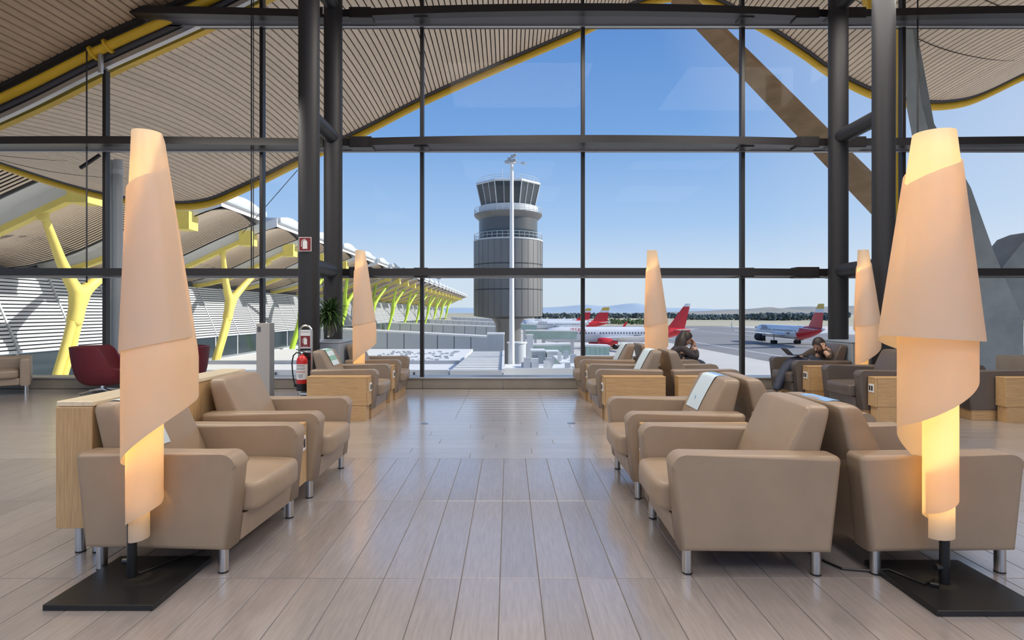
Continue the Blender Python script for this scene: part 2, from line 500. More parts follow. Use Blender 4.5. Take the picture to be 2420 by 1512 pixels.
EAVE = [(-24, 8.4), (-20, 7.2), (-17.9, 6.5), (-15.4, 5.70), (-13.6, 5.27), (-11.9, 5.08), (-11.2, 5.07), (-10.4, 5.2), (-9.55, 5.55), (-8.67, 5.95),
        (-7.45, 6.56), (-5.24, 7.57), (-3.0, 8.72), (0.0, 10.06), (2.65, 11.2), (4.2, 11.95), (5.6, 12.36), (6.9, 12.3), (8.9, 11.3), (10.4, 10.35),
        (11.24, 9.75), (12.7, 9.0), (14.2, 8.62), (15.3, 8.58), (16.35, 8.79), (18.1, 9.6), (21, 11.2), (25, 13)]
EAVE = EAVE[:-2] + [(20.5, 10.6), (24, 11.3), (28, 10.4), (33, 8.8), (38, 9.0)]  # unseen run of roof on the right, shaped to block the sun
_E = spline(EAVE)
YE = 20.0
def roof_z(x, y):
    z = _E(x) + 0.17 - 0.055 * (YE - y)
    if y > YG: z += 0.35 * math.sin(PI * min(1, (y - YG) / (YE - YG)))
    return z
PITCH, SW = 0.14, 0.108
def slat_mesh(x, ya, yb, n, m):
    b = MB(); rows = []
    for i in range(n + 1):
        y = ya + (yb - ya) * i / n
        za, zb = roof_z(x, y), roof_z(x + SW, y)
        rows.append([(x, y, za), (x + SW, y, zb), (x + SW, y, zb + 0.03), (x, y, za + 0.03)])
    b.grid(rows, close_v=True, caps=True)
    return b.mesh('slat', m, 30)
def backing(x0, x1, ya, yb, nx, ny, dz, m, name, parent):
    b = MB()
    rows = [[(x0 + (x1 - x0) * i / nx, ya + (yb - ya) * j / ny, roof_z(x0 + (x1 - x0) * i / nx, ya + (yb - ya) * j / ny) + dz) for j in range(ny + 1)] for i in range(nx + 1)]
    b.grid(rows)
    rows2 = [[(p[0], p[1], p[2] + 0.12) for p in r] for r in rows]
    b.grid(rows2)
    return b.build(name, m, parent, 40)

canopy = empty('roof_canopy', label='wavy bamboo slatted roof canopy with yellow edge reaching out beyond the glass wall', cat='canopy')
backing(-20, 36, YG + 0.50, YE, 110, 8, 0.07, M['dark_void'], 'backing_panel', canopy)  # right end added out of view, without slats, to keep sun out
x = -18.2
while x < 18.4:
    link('slat', slat_mesh(x, YG + 0.55, YE - 0.22, 12, M['slat']), canopy)
    x += PITCH
b = MB()
rows = []
for i in range(169):
    x = -20 + 42 * i / 168; z = roof_z(x, YE)
    rows.append([(x, YE - 0.24, z - 0.05), (x, YE + 0.10, z - 0.05), (x, YE + 0.10, z + 0.24), (x, YE - 0.24, z + 0.24)])
b.grid(rows, close_v=True, caps=True); b.build('eave_gutter', M['gutter'], canopy)
b = MB(); rows = []
for i in range(169):
    x = -20 + 42 * i / 168; z = roof_z(x, YE) - 0.05
    rows.append([(x, YE - 0.02 + 0.125 * math.cos(2 * PI * k / 10), z - 0.09 + 0.125 * math.sin(2 * PI * k / 10)) for k in range(10)])
b.grid(rows, close_v=True, caps=True); b.build('edge_beam', M['yellow'], canopy)
b = MB(); rows = []
for i in range(121):
    x = -14 + 26 * i / 120; z = roof_z(x, YG + 0.45)
    rows.append([(x, YG + 0.40, z - 0.33), (x, YG + 0.54, z - 0.33), (x, YG + 0.54, z + 0.05), (x, YG + 0.40, z + 0.05)])
b.grid(rows, close_v=True, caps=True); b.build('inner_edge_strip', M['yellow'], canopy)
for yj in (12.4, 14.6, 16.9):                            # joint lines across the soffit
    b = MB(); rows = []
    for i in range(121):
        x = -18 + 36 * i / 120; z = roof_z(x + 0.05, yj)
        rows.append([(x, yj - 0.008, z - 0.004), (x, yj + 0.008, z - 0.004), (x, yj + 0.008, z + 0.01), (x, yj - 0.008, z + 0.01)])
    b.grid(rows, close_v=True, caps=True); b.build('joint_line', M['dark_void'], canopy)

ceiling = empty('ceiling', kind='structure')
backing(-20, 36, -6.0, YG + 0.1, 90, 6, 0.07, M['dark_void'], 'backing_panel', ceiling)
PITCH, SW = 0.122, 0.092
x = -11.0
while x < -3.0:
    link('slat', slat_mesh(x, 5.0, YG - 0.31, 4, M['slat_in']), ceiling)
    x += PITCH
x = -3.0
more = MB()
while x < 14:
    rows = []
    for i in range(5):
        y = -4 + 13.9 * i / 4
        rows.append([(x, y, roof_z(x, y)), (x + SW, y, roof_z(x + SW, y)), (x + SW, y, roof_z(x + SW, y) + 0.03), (x, y, roof_z(x, y) + 0.03)])
    more.grid(rows, close_v=True, caps=True); x += PITCH
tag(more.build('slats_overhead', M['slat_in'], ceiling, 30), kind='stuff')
wr = MB(); wr.box(13.6, 13.8, -6, YG, 0, 9.5); tag(wr.build('wall_right', M['kiosk'], None, 0), kind='structure')
def along(name, m, y, dz, r=None, hw=0.05, hh=0.05, x0=-13.2, x1=13.5, parent=None):
    b = MB(); rows = []
    for i in range(121):
        x = x0 + (x1 - x0) * i / 120; z = roof_z(x, y) + dz
        if r: rows.append([(x, y + r * math.cos(2 * PI * k / 12), z + r * math.sin(2 * PI * k / 12)) for k in range(12)])
        else: rows.append([(x, y - hw, z - hh), (x, y + hw, z - hh), (x, y + hw, z + hh), (x, y - hw, z + hh)])
    b.grid(rows, close_v=True, caps=True)
    return b.build(name, m, parent, 40)
along('edge_channel', M['dark_void'], YG - 0.27, -0.03, hw=0.045, hh=0.05, parent=ceiling)
tube_t = along('trim_1', M['yellow'], YG - 0.20, -0.20, r=0.085); tag(tube_t, kind='structure')
for cx_px in (238,):                                     # clamp and hanger on the yellow tube
    X = (cx_px - VX) * (YG - 0.2) / F; z = roof_z(X, YG - 0.2) - 0.20
    b = MB(); s_ = 0.5
    for dx in (-0.13, 0.13):
        b.tube([(X + dx - 0.02, YG - 0.2, z + (dx - 0.02) * s_), (X + dx + 0.02, YG - 0.2, z + (dx + 0.02) * s_)], 0.13, 12)
    b.build('clamp', M['yellow'], tube_t)
    b = MB(); b.box(X - 0.03, X + 0.03, YG - 0.24, YG - 0.16, z - 0.42, z - 0.08, 0.01, 1); b.build('hanger', M['alu'], tube_t)
HEAD = 0.50
head = along('trim_2', M['frame'], YG, -HEAD + 0.17, hw=0.06, hh=0.06); tag(head, kind='structure'); head_trim = head
along('head_strip', M['alu'], YG - 0.03, -HEAD + 0.07, hw=0.05, hh=0.045, parent=head)
along('head_cover', M['gutter'], YG - 0.06, -0.27, hw=0.04, hh=0.08, parent=head)
def head_z(x): return roof_z(x, YG) - HEAD

XM = [(px - VX) * YG / F for px in (-507, -128, 252, 621, 998, 1377, 1753, 2131, 2510, 2890)]
ROWS = [(0.205, 2.03), (2.13, 4.29), (4.39, 6.55), (6.65, 10.2)]
for i in range(9):
    x0, x1 = XM[i], XM[i + 1]
    w = empty('window_%d' % (i + 1), kind='structure')
    for z0, z1 in ROWS:
        h0, h1 = head_z(x0), head_z(x1)
        if h1 <= z0 + 0.05: continue
        if h0 > z0: poly = [(x0 + .03, z0), (x1 - .03, z0), (x1 - .03, min(z1, h1)), (x0 + .03, min(z1, h0))]
        else:
            xs = x0 + (x1 - x0) * (z0 - h0) / (h1 - h0)
            poly = [(xs, z0), (x1 - .03, z0), (x1 - .03, min(z1, h1))]
        b = MB(); b.prism(poly, 'y', YG - 0.006, YG + 0.006)
        b.build('pane', M['glass'], w, 0)
    h = min(head_z(x1), 10.2)
    b = MB()
    b.box(x1 - 0.033, x1 + 0.033, YG - 0.07, YG + 0.05, 0.205, h, 0.006, 1)
    b.build('mullion', M['frame'], w)
    if i in (1, 2, 6):
        dx = {1: -0.14, 2: -0.07, 6: 0.075}[i]
        b = MB(); b.tube([(x1 + dx, YG - 0.30, 2.1 if i > 1 else 1.9), (x1 + dx, YG - 0.30, min(h, 9) + (0.0 if i > 1 else 0.25))], 0.012, 6)
        if i == 2: b.tube([(x1 + dx + 0.035, YG - 0.30, 2.1), (x1 + dx + 0.035, YG - 0.30, min(h, 9))], 0.008, 6)
        b.build('tie_rod', M['frame'], w)

TZ = [(2.06, -13.2, 13.55), (4.34, -10.9, 13.55), (6.60, -6.55, 13.55)]
def yfront(x):                                           # the transoms bow gently into the room between the columns
    t = (x - 1.3) / 4.4
    return 10.13 - 0.22 * max(0.0, 1 - t * t) if abs(t) < 1 else 10.13 - 0.16 * abs(math.sin((abs(t) - 1) * 1.6))
for k, (z, xa, xb) in enumerate(TZ):
    t = empty('trim_%d' % (k + 3), kind='structure')
    b = MB(); rows = []
    for i in range(61):
        x = xa + (xb - xa) * i / 60; yf = yfront(x) - 0.16
        rows.append([(x, yf, z - 0.052), (x, yf + 0.18, z - 0.052), (x, yf + 0.18, z + 0.078), (x, yf, z + 0.078)])
    b.grid(rows, close_v=True, caps=True); b.build('front_rail', M['frame'], t)
    b = MB(); rows = []
    for i in range(61):
        x = xa + (xb - xa) * i / 60; yf = yfront(x)
        rows.append([(x, yf + 0.02, z - 0.045), (x, YG - 0.05, z - 0.045), (x, YG - 0.05, z - 0.005), (x, yf + 0.02, z - 0.005)])
    b.grid(rows, close_v=True, caps=True); b.build('shelf_plate', M['gutter'], t)
    b = MB(); b.box(xa, xb, YG - 0.09, YG + 0.05, z - 0.045, z + 0.05); b.build('glazing_bar', M['frame'], t)
    b = MB(); b.box(xa, xb, YG - 0.10, YG - 0.055, z - 0.068, z - 0.045); b.build('aluminium_edge', M['alu'], t)
    for sx in (-1, 1):
        cx = 1.32 + sx * 4.33
        for dx0, dx1, g in ((0.22, 0.62, 0.03), (1.35, 1.6, 0.018), (-0.60, -0.22, 0.03)):
            a, c = (cx - sx * dx0, cx - sx * dx1)
            b = MB(); b.box(min(a, c), max(a, c), yfront(cx) - 0.18 - g, yfront(cx) + 0.04, z - 0.052 - g, z + 0.078 + g, 0.01, 1)
            b.build('splice_collar', M['frame'], t)
        b = MB(); b.tube([(cx, 9.75, z), (cx, 10.1, z)], 0.09, 12); b.build('column_bracket', M['frame'], t)

def column(name, X, label):
    c = empty(name, (X, 9.16, 0), 0, label, 'column', 'twin tube columns before the glass wall')
    for dy in (-0.59, 0.59):
        b = MB(); b.lathe([(0.155, 0), (0.155, 9.6)], 28, (0, dy, 0)); b.build('tube', M['column'], c)
    for z in (2.08, 4.36, 6.62):
        b = MB(); b.tube([(0, -0.56, z), (0, 0.56, z)], 0.122, 18); b.build('cross_tie', M['column'], c)
    return c
column('twin_tube_column', -3.01, 'dark twin tube column behind the fire extinguisher stand')
column('twin_tube_column', 5.655, 'dark twin tube column behind the person in the brown top')
def cabinet(X, y0, y1, label, w=0.36):
    o = empty('column_cabinet', (X, (y0 + y1) / 2, 0), 0, label, 'cabinet', 'low steel cabinets between the column tubes')
    d = (y1 - y0) / 2
    b = MB(); b.box(-w, w, -d, d, 0.04, 0.90, 0.008, 1); b.build('casing', M['cabinet'], o)
    b = MB(); b.box(-w - 0.01, w + 0.01, -d - 0.01, d + 0.01, 0.90, 0.92, 0.004, 1); b.build('lid', M['cabinet'], o)
    b = MB(); b.box(-w + 0.03, w - 0.03, -d + 0.02, d - 0.02, 0, 0.04); b.build('plinth', M['black'], o)
cabinet(-2.88, 8.76, 9.56, 'low blue-grey steel cabinet under the hanging plant', 0.27)
cabinet(5.655, 8.76, 9.56, 'low blue-grey steel cabinet behind the seat of the person in brown')
# ------------------------------------------------------------------ armchairs
def arc(cx, cz, r, a0, a1, n=6):
    return [(cx + r * math.cos(math.radians(a0 + (a1 - a0) * i / n)), cz + r * math.sin(math.radians(a0 + (a1 - a0) * i / n))) for i in range(n + 1)]
SHARED = {}
W2 = 0.455                                               # half width
AT = 0.632                                               # arm top
def chair_parts(leather):
    """meshes of one armchair facing -x: depth from x=-.435 (front) to .435, width along y"""
    if leather in SHARED: return SHARED[leather]
    L = M[leather]; d = {}
    zb = 0.13
    outline = [(-0.435 + 0.045, zb)] + arc(-0.435 + 0.075, AT - 0.075, 0.075, 180, 90, 10) + arc(0.435 - 0.03, AT - 0.03, 0.03, 90, 0, 3) + [(0.385, zb)]
    b = MB(); b.prism(outline, 'y', -W2, -W2 + 0.150, 0.028, 4); d['armn'] = b.mesh_wn('arm', L)
    b = MB(); b.prism(outline, 'y', W2 - 0.150, W2, 0.028, 4); d['armf'] = b.mesh_wn('arm', L)
    b = MB(); b.prism([(-0.385, zb + .002), (-0.405, 0.275), (0.30, 0.275), (0.30, zb + .002)], 'y', -W2 + 0.148, W2 - 0.148); d['base'] = b.mesh('seat_base', L, 40)
    b = MB(); b.prism([(0.30, zb + .002), (0.30, AT - 0.03), (0.395, AT - 0.02), (0.37, zb + .002)], 'y', -W2 + 0.148, W2 - 0.148); d['backf'] = b.mesh('back_frame', L, 40)
    def seatfn(w):
        x, y, z = w
        return (x - (0.014 if x < 0 else 0) * max(0.0, -x / 0.33) * (1 - (z / 0.085) ** 2) * (1 - (y / 0.3) ** 2), y, z)
    b = MB(); b.cushion((-0.105, 0, 0.358), (0.365, W2 - 0.152, 0.083), 9.0, 11, 0.012, seatfn); d['seat'] = b.mesh('seat_cushion', L, 60)
    # wedge back cushion: profile sheared and tapered towards the top
    def backfn(w):
        x, y, z = w
        t = (z + 0.215) / 0.43                            # 0 bottom, 1 top
        front = 0.135 + 0.205 * t; rear = 0.365 + 0.095 * t
        u = (x / 0.11 + 1) / 2
        return (front + (rear - front) * u - 0.28 - 0.02 * math.sin(PI * max(0, min(1, t))) * (1 - u) * (1 - (y / 0.32) ** 2), y * (1.0 + 0.015 * t), z)
    b = MB(); b.cushion((0.28, 0, 0.648), (0.11, W2 - 0.150, 0.215), 13.0, 11, 0.01, backfn); d['back'] = b.mesh('back_cushion', L, 60)
    b = MB(); b.lathe([(0.026, 0.006), (0.0265, 0.140)], 16); d['leg'] = b.mesh('leg', M['steel'], 40)
    b = MB(); b.lathe([(0.027, 0), (0.027, 0.008)], 16); d['glide'] = b.mesh('glide', M['black'], 40)
    b = MB(); b.box(-0.36, 0.36, -W2 + 0.03, W2 - 0.03, 0, 0.135, 0.002, 1); d['plinth'] = b.mesh('plinth', M['oak'], 30)
    # piping seams on the back cushion
    b = MB()
    for sy, nm in ((-1, 'seam_n'), (1, 'seam_f')):
        b = MB(); pts = []
        for i in range(9):
            z = -0.19 + 0.35 * i / 8
            q = backfn((-0.094, sy * (W2 - 0.158), z)); pts.append((q[0] + 0.28, q[1], z + 0.648))
        b.tube(pts, 0.0035, 5); d[nm] = b.mesh('piping', L, 60)
    d['seam'] = b.mesh('piping', L, 60) if False else None
    SHARED[leather] = d
    return d

def cover_mesh(y0, y1, zlo, bits):
    """paper headrest cover laid over the top of the back cushion"""
    b = MB()
    prof = []
    t = 1.0
    for i in range(7):
        zz = zlo + (0.848 - zlo) * i / 6; tt = (zz - 0.433) / 0.43
        prof.append((0.135 + 0.205 * tt - 0.010 - 0.014 * math.sin(PI * min(1, tt)), zz))
    prof += [(0.335, 0.864), (0.365, 0.872), (0.405, 0.874), (0.445, 0.868)]
    for i in range(len(prof) - 1):
        b.mi = bits[min(i * len(bits) // (len(prof) - 1), len(bits) - 1)]
        (xa, za), (xb, zb_) = prof[i], prof[i + 1]
        b.face([(xa, y0, za), (xa, y1, za), (xb, y1, zb_), (xb, y0, zb_)])
    bmesh.ops.remove_doubles(b.bm, verts=b.bm.verts, dist=1e-5)
    return b

def armchair(x_front, yc, face, leather, label, base='legs', cover=None, rz=0.0, group=None):
    """face -1: looks to -x (left in the photo), +1: to +x"""
    d = chair_parts(leather)
    o = empty('armchair', (x_front - face * 0.435, yc, 0), rz + (0 if face < 0 else PI), label, 'armchair', group)
    link('arm', d['armn'], o); link('arm', d['armf'], o)
    link('seat_base', d['base'], o); link('back_frame', d['backf'], o)
    link('seat_cushion', d['seat'], o)
    bc = link('back_cushion', d['back'], o); link('piping', d['seam_n'], bc); link('piping', d['seam_f'], bc)
    if base == 'legs':
        for lx, ly in ((-0.345, -0.40), (-0.345, 0.40), (0.325, -0.40), (0.325, 0.40)):
            lg = link('leg', d['leg'], o, (lx, ly, 0)); link('glide', d['glide'], lg)
    else:
        link('plinth', d['plinth'], o)
    if cover:
        b = cover_mesh(*cover['geo'])
        tag(b.build('headrest_cover', cover['mats'], o, 40), label='pale printed headrest cover')
        if cover.get('mark'):
            y = (cover['geo'][0] + cover['geo'][1]) / 2
            b = MB(); pts = []
            for i in range(8):
                a = -0.9 + 1.8 * i / 7
                pts.append((0.222 + 0.004 * i / 7, y + 0.020 * math.cos(a) - 0.012, 0.675 + 0.028 * math.sin(a)))
            b.tube(pts, 0.003, 5); b.build('printed_mark', M['cover_blue'], o.children[-1])
    return o

def side_box(x_front, y0, y1, face, z0, z1, label, depth=0.78, group=None, foot=True, name='side_table'):
    yc = (y0 + y1) / 2; hy = (y1 - y0) / 2
    o = empty(name, (x_front - face * depth / 2, yc, 0), 0 if face < 0 else PI, label, 'side table', group)
    hd = depth / 2
    b = MB(); b.box(-hd + 0.022, hd, -hy, hy, z0, z1 - 0.02, 0.003, 1); b.build('carcass', M['oak'], o, 30)
    b = MB(); b.box(-hd, hd, -hy - 0.001, hy + 0.001, z1 - 0.02, z1, 0.003, 1); b.build('top', M['oak_pale'] if False else M['oak'], o, 30)
    b = MB(); b.box(-hd, -hd + 0.02, -hy - 0.001, hy + 0.001, z0, z1 - 0.021, 0.003, 1); b.build('front_panel', M['oak_v'], o, 30)
    zc = z1 - 0.14
    w = min(hy * 0.62, 0.055)
    b = MB(); b.box(-hd - 0.012, -hd, -w, w, zc - 0.052, zc + 0.052, 0.003, 1); sp = b.build('socket_plate', M['white'], o, 30)
    for s in (-1, 1):
        b = MB(); b.box(-hd - 0.0135, -hd - 0.011, s * w * 0.45 - w * 0.3, s * w * 0.45 + w * 0.3, zc - 0.03, zc + 0.03); b.build('socket', M['black'], sp, 0)
    if foot == 'block':
        b = MB(); b.box(-hd + 0.06, hd - 0.02, -hy + 0.01, hy - 0.01, 0, z0 + 0.001); b.build('plinth', M['oak'], o, 30)
        b = MB(); b.box(-hd + 0.03, -hd + 0.06, -hy + 0.01, hy - 0.01, 0, z0 + 0.001); b.build('front_foot', M['oak_v'], o, 30)
    else:
        for lx in (-hd + 0.10, hd - 0.06):
            for ly in (-hy + 0.05, hy - 0.05):
                b = MB(); b.lathe([(0.02, 0), (0.02, z0 + 0.001)], 12, (lx, ly, 0)); b.build('leg', M['steel'], o)
    return o

blue_cover = dict(geo=(-0.10, 0.19, 0.60, [0, 0, 0, 1]), mats=[M['cover'], M['cover_blue']], mark=True)
blue_cover2 = dict(geo=(-0.12, 0.16, 0.60, [0, 0, 0, 1]), mats=[M['cover'], M['cover_blue']])
teal_cover = dict(geo=(-0.13, 0.15, 0.66, [0, 1, 0, 1, 0]), mats=[M['cover'], M['cover_teal']])
pale_cover = dict(geo=(-0.16, 0.18, 0.58, [0]), mats=[M['cover'], M['cover_blue']])
RD = math.radians
# near group, left of the aisle, facing right
armchair(-1.40, 3.43, 1, 'leather', 'beige leather armchair right behind the left floor lamp', rz=RD(-3), cover=dict(geo=(0.03, 0.21, 0.60, [0]), mats=[M['cover'], M['cover_blue']]))
armchair(-1.39, 4.62, 1, 'leather', 'beige leather armchair second from the front, left of the aisle')
side_box(-1.47, 3.93, 4.135, 1, 0.145, 0.58, 'oak side table with sockets between the two near left armchairs')
# near group, right of the aisle, facing left
armchair(0.862, 3.39, -1, 'leather', 'large plain beige armchair nearest on the right of the aisle, facing left', rz=RD(-1.5))
armchair(0.868, 4.60, -1, 'leather', 'beige armchair facing the aisle with a pale blue headrest cover over its back', cover=blue_cover)
side_box(0.945, 3.895, 4.12, -1, 0.145, 0.58, 'oak side table with sockets between the two near right armchairs')
# back to back with them, facing right
armchair(2.68, 3.40, 1, 'leather', 'beige armchair directly behind the large right floor lamp, blue print on headrest', rz=RD(1.5), cover=blue_cover2)
armchair(2.70, 4.62, 1, 'leather', 'plain beige armchair facing right, back to back with the blue covered one')
# far left pair, facing right
FG = 'armchairs on oak plinths near the window'
armchair(-1.70, 7.79, 1, 'leather_far', 'backlit beige armchair with green headrest print beside the fire extinguisher', 'plinth', cover=teal_cover, group=FG)
armchair(-1.69, 9.30, 1, 'leather_far', 'backlit beige armchair on oak plinth right behind the small floor lamp left of the aisle', 'plinth', group=FG)
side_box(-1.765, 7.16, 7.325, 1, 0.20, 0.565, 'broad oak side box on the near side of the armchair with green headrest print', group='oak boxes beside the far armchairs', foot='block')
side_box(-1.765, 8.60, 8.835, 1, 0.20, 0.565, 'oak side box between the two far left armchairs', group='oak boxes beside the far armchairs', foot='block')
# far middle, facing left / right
armchair(1.135, 7.79, -1, 'leather_far', 'backlit beige armchair facing left, nearer of the pair at the far end of the aisle', 'plinth', cover=pale_cover, group=FG)
armchair(1.115, 9.30, -1, 'leather_far', 'backlit beige armchair facing left by the window, at the far right end of the aisle', 'plinth', cover=pale_cover, group=FG)
side_box(1.20, 7.16, 7.325, -1, 0.20, 0.565, 'broad oak side box at the far right of the aisle, on the nearer beige armchair', group='oak boxes beside the far armchairs', foot='block')
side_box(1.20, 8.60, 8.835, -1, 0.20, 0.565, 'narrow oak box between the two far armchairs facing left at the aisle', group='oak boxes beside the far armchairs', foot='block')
armchair(2.995, 7.79, 1, 'leather_far', 'backlit beige armchair facing right in front of the long haired person', 'plinth', group=FG)
armchair(2.985, 9.30, 1, 'leather_far', 'backlit beige armchair by the window in which the long haired person sits', 'plinth', group=FG)
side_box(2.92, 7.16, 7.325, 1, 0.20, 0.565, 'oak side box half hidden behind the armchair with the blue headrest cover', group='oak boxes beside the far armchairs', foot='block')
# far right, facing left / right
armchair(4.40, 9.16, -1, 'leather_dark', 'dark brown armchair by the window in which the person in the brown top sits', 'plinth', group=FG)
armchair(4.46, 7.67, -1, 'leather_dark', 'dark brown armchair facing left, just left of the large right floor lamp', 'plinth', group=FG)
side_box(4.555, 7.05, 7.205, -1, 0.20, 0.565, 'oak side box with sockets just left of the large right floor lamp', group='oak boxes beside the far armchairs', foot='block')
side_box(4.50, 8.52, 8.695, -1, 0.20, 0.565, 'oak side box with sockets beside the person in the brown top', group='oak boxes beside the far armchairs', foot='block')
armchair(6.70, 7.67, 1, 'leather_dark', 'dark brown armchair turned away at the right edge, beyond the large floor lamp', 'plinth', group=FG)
side_box(6.95, 7.05, 7.205, 1, 0.20, 0.565, 'oak side box at the right edge of the photo', group='oak boxes beside the far armchairs', foot='block')

# console behind the near left armchairs
o = empty('console', (-2.412, 4.02, 0), 0, 'long oak console with pale top behind the near left armchairs', 'console')
b = MB(); b.box(-0.098, 0.098, -0.85, 0.95, 0.175, 0.848, 0.003, 1); b.build('body', M['oak_v'], o, 30)
b = MB(); b.box(-0.104, 0.104, -0.86, 0.96, 0.850, 0.880, 0.004, 1); tag(b.build('top', M['oak_pale'], o, 30), label='pale glossy console top')
b = MB(); b.box(-0.101, 0.101, -0.868, -0.852, 0.175, 0.848, 0.003, 1); b.build('end_panel', M['oak_v'], o, 30)
for lx in (-0.05, 0.05):
    for ly in (-0.75, 0.85):
        b = MB(); b.lathe([(0.027, 0.006), (0.027, 0.18)], 16, (lx, ly, 0)); lg = b.build('leg', M['steel'], o)
        b = MB(); b.lathe([(0.028, 0), (0.028, 0.008)], 16, (lx, ly, 0)); b.build('glide', M['black'], lg)

# low tub chairs near the glass at the far left and far right
def tub_chair(loc, rz, leather, label):
    o = empty('tub_chair', loc, rz, label, 'armchair')
    L = M[leather]
    out = [(-0.40, 0.15)] + arc(-0.34, 0.56, 0.06, 180, 90) + arc(0.36, 0.56, 0.06, 90, 0) + [(0.40, 0.15)]
    for y in (-0.43, 0.29):
        b = MB(); b.prism(out, 'y', y, y + 0.14, 0.03, 3); b.build('arm', L, o, 40)
    b = MB(); b.prism(arc(0.27, 0.56, 0.06, 180, 90) + arc(0.38, 0.56, 0.06, 90, 0) + [(0.42, 0.15), (0.22, 0.15)], 'y', -0.29, 0.29); b.build('backrest', L, o, 40)
    b = MB(); b.box(-0.38, 0.24, -0.29, 0.29, 0.16, 0.28, 0.01, 1); b.build('seat_base', L, o, 40)
    b = MB(); b.cushion((-0.09, 0, 0.345), (0.34, 0.29, 0.075), 7, 8, 0.015); b.build('seat_cushion', L, o, 60)
    for lx, ly in ((-0.33, -0.37), (-0.33, 0.37), (0.33, -0.37), (0.33, 0.37)):
        b = MB(); b.lathe([(0.02, 0), (0.02, 0.155)], 12, (lx, ly, 0)); b.build('leg', M['steel'], o)
tub_chair((-8.62, 9.60, 0), RD(128), 'leather_far', 'low grey-beige armchair by the glass at the left edge of the photo')
tub_chair((9.08, 9.70, 0), RD(90), 'leather_far', 'low pale armchair by the glass at the right edge of the photo')

# maroon swivel shell chairs
def shell_chair(loc, rz, label):
    o = empty('swivel_chair', loc, rz, label, 'chair', 'maroon shell chairs by the glass')
    def pt(a, t, inset=0.0):
        """a: angle round the shell (0 = front opening), t: 0 bottom .. 1 rim"""
        back = (1 - math.cos(a)) / 2                       # 0 front, 1 back
        q_ = max(0.0, min(1.0, (back - 0.16) / 0.34)); rim = 0.40 + 0.39 * q_ * q_ * (3 - 2 * q_)
        z = 0.13 + (rim - 0.13) * (t ** 1.7)
        r = 0.06 + 0.34 * math.sqrt(max(0.0, 1 - (1 - t) ** 2.6)) + 0.02 * t - inset
        lean = 0.05 * back * t * t
        return (-(r + lean) * math.cos(a) * (1.0), (r + lean * 0.3) * math.sin(a) * 1.02, z + inset * (0.9 if t < 0.98 else 0.2))
    n, m = 40, 12
    b = MB()
    outer = [[pt(2 * PI * k / n, j / m) for k in range(n)] for j in range(m + 1)]
    inner = [[pt(2 * PI * k / n, j / m, 0.045) for k in range(n)] for j in range(m, -1, -1)]
    b.grid(outer + inner, close_v=True, caps=True); b.build('shell', M['red_shell'], o, 70)
    b = MB(); b.cushion((-0.02, 0, 0.33), (0.29, 0.29, 0.06), 3.5, 8, 0.02); b.build('seat_cushion', M['red_shell'], o, 60)
    b = MB(); b.lathe([(0.03, 0.045), (0.03, 0.14)], 14); b.build('post', M['chrome'], o)
    for k in range(4):
        a = PI / 4 + k * PI / 2
        b = MB(); b.beam((0.03 * math.cos(a), 0.03 * math.sin(a), 0.062), (0.37 * math.cos(a), 0.37 * math.sin(a), 0.018), (0.045, 0.03), (0.03, 0.018)); lg = b.build('leg', M['chrome'], o)
        b = MB(); b.lathe([(0.014, 0), (0.014, 0.012)], 10, (0.35 * math.cos(a), 0.35 * math.sin(a), 0)); b.build('glide', M['black'], lg)
    return o
shell_chair((-6.97, 9.76, 0), RD(200), 'maroon shell swivel chair with chrome star foot at the left')
shell_chair((-5.64, 9.76, 0), RD(-15), 'maroon shell swivel chair mostly hidden behind the near left floor lamp')

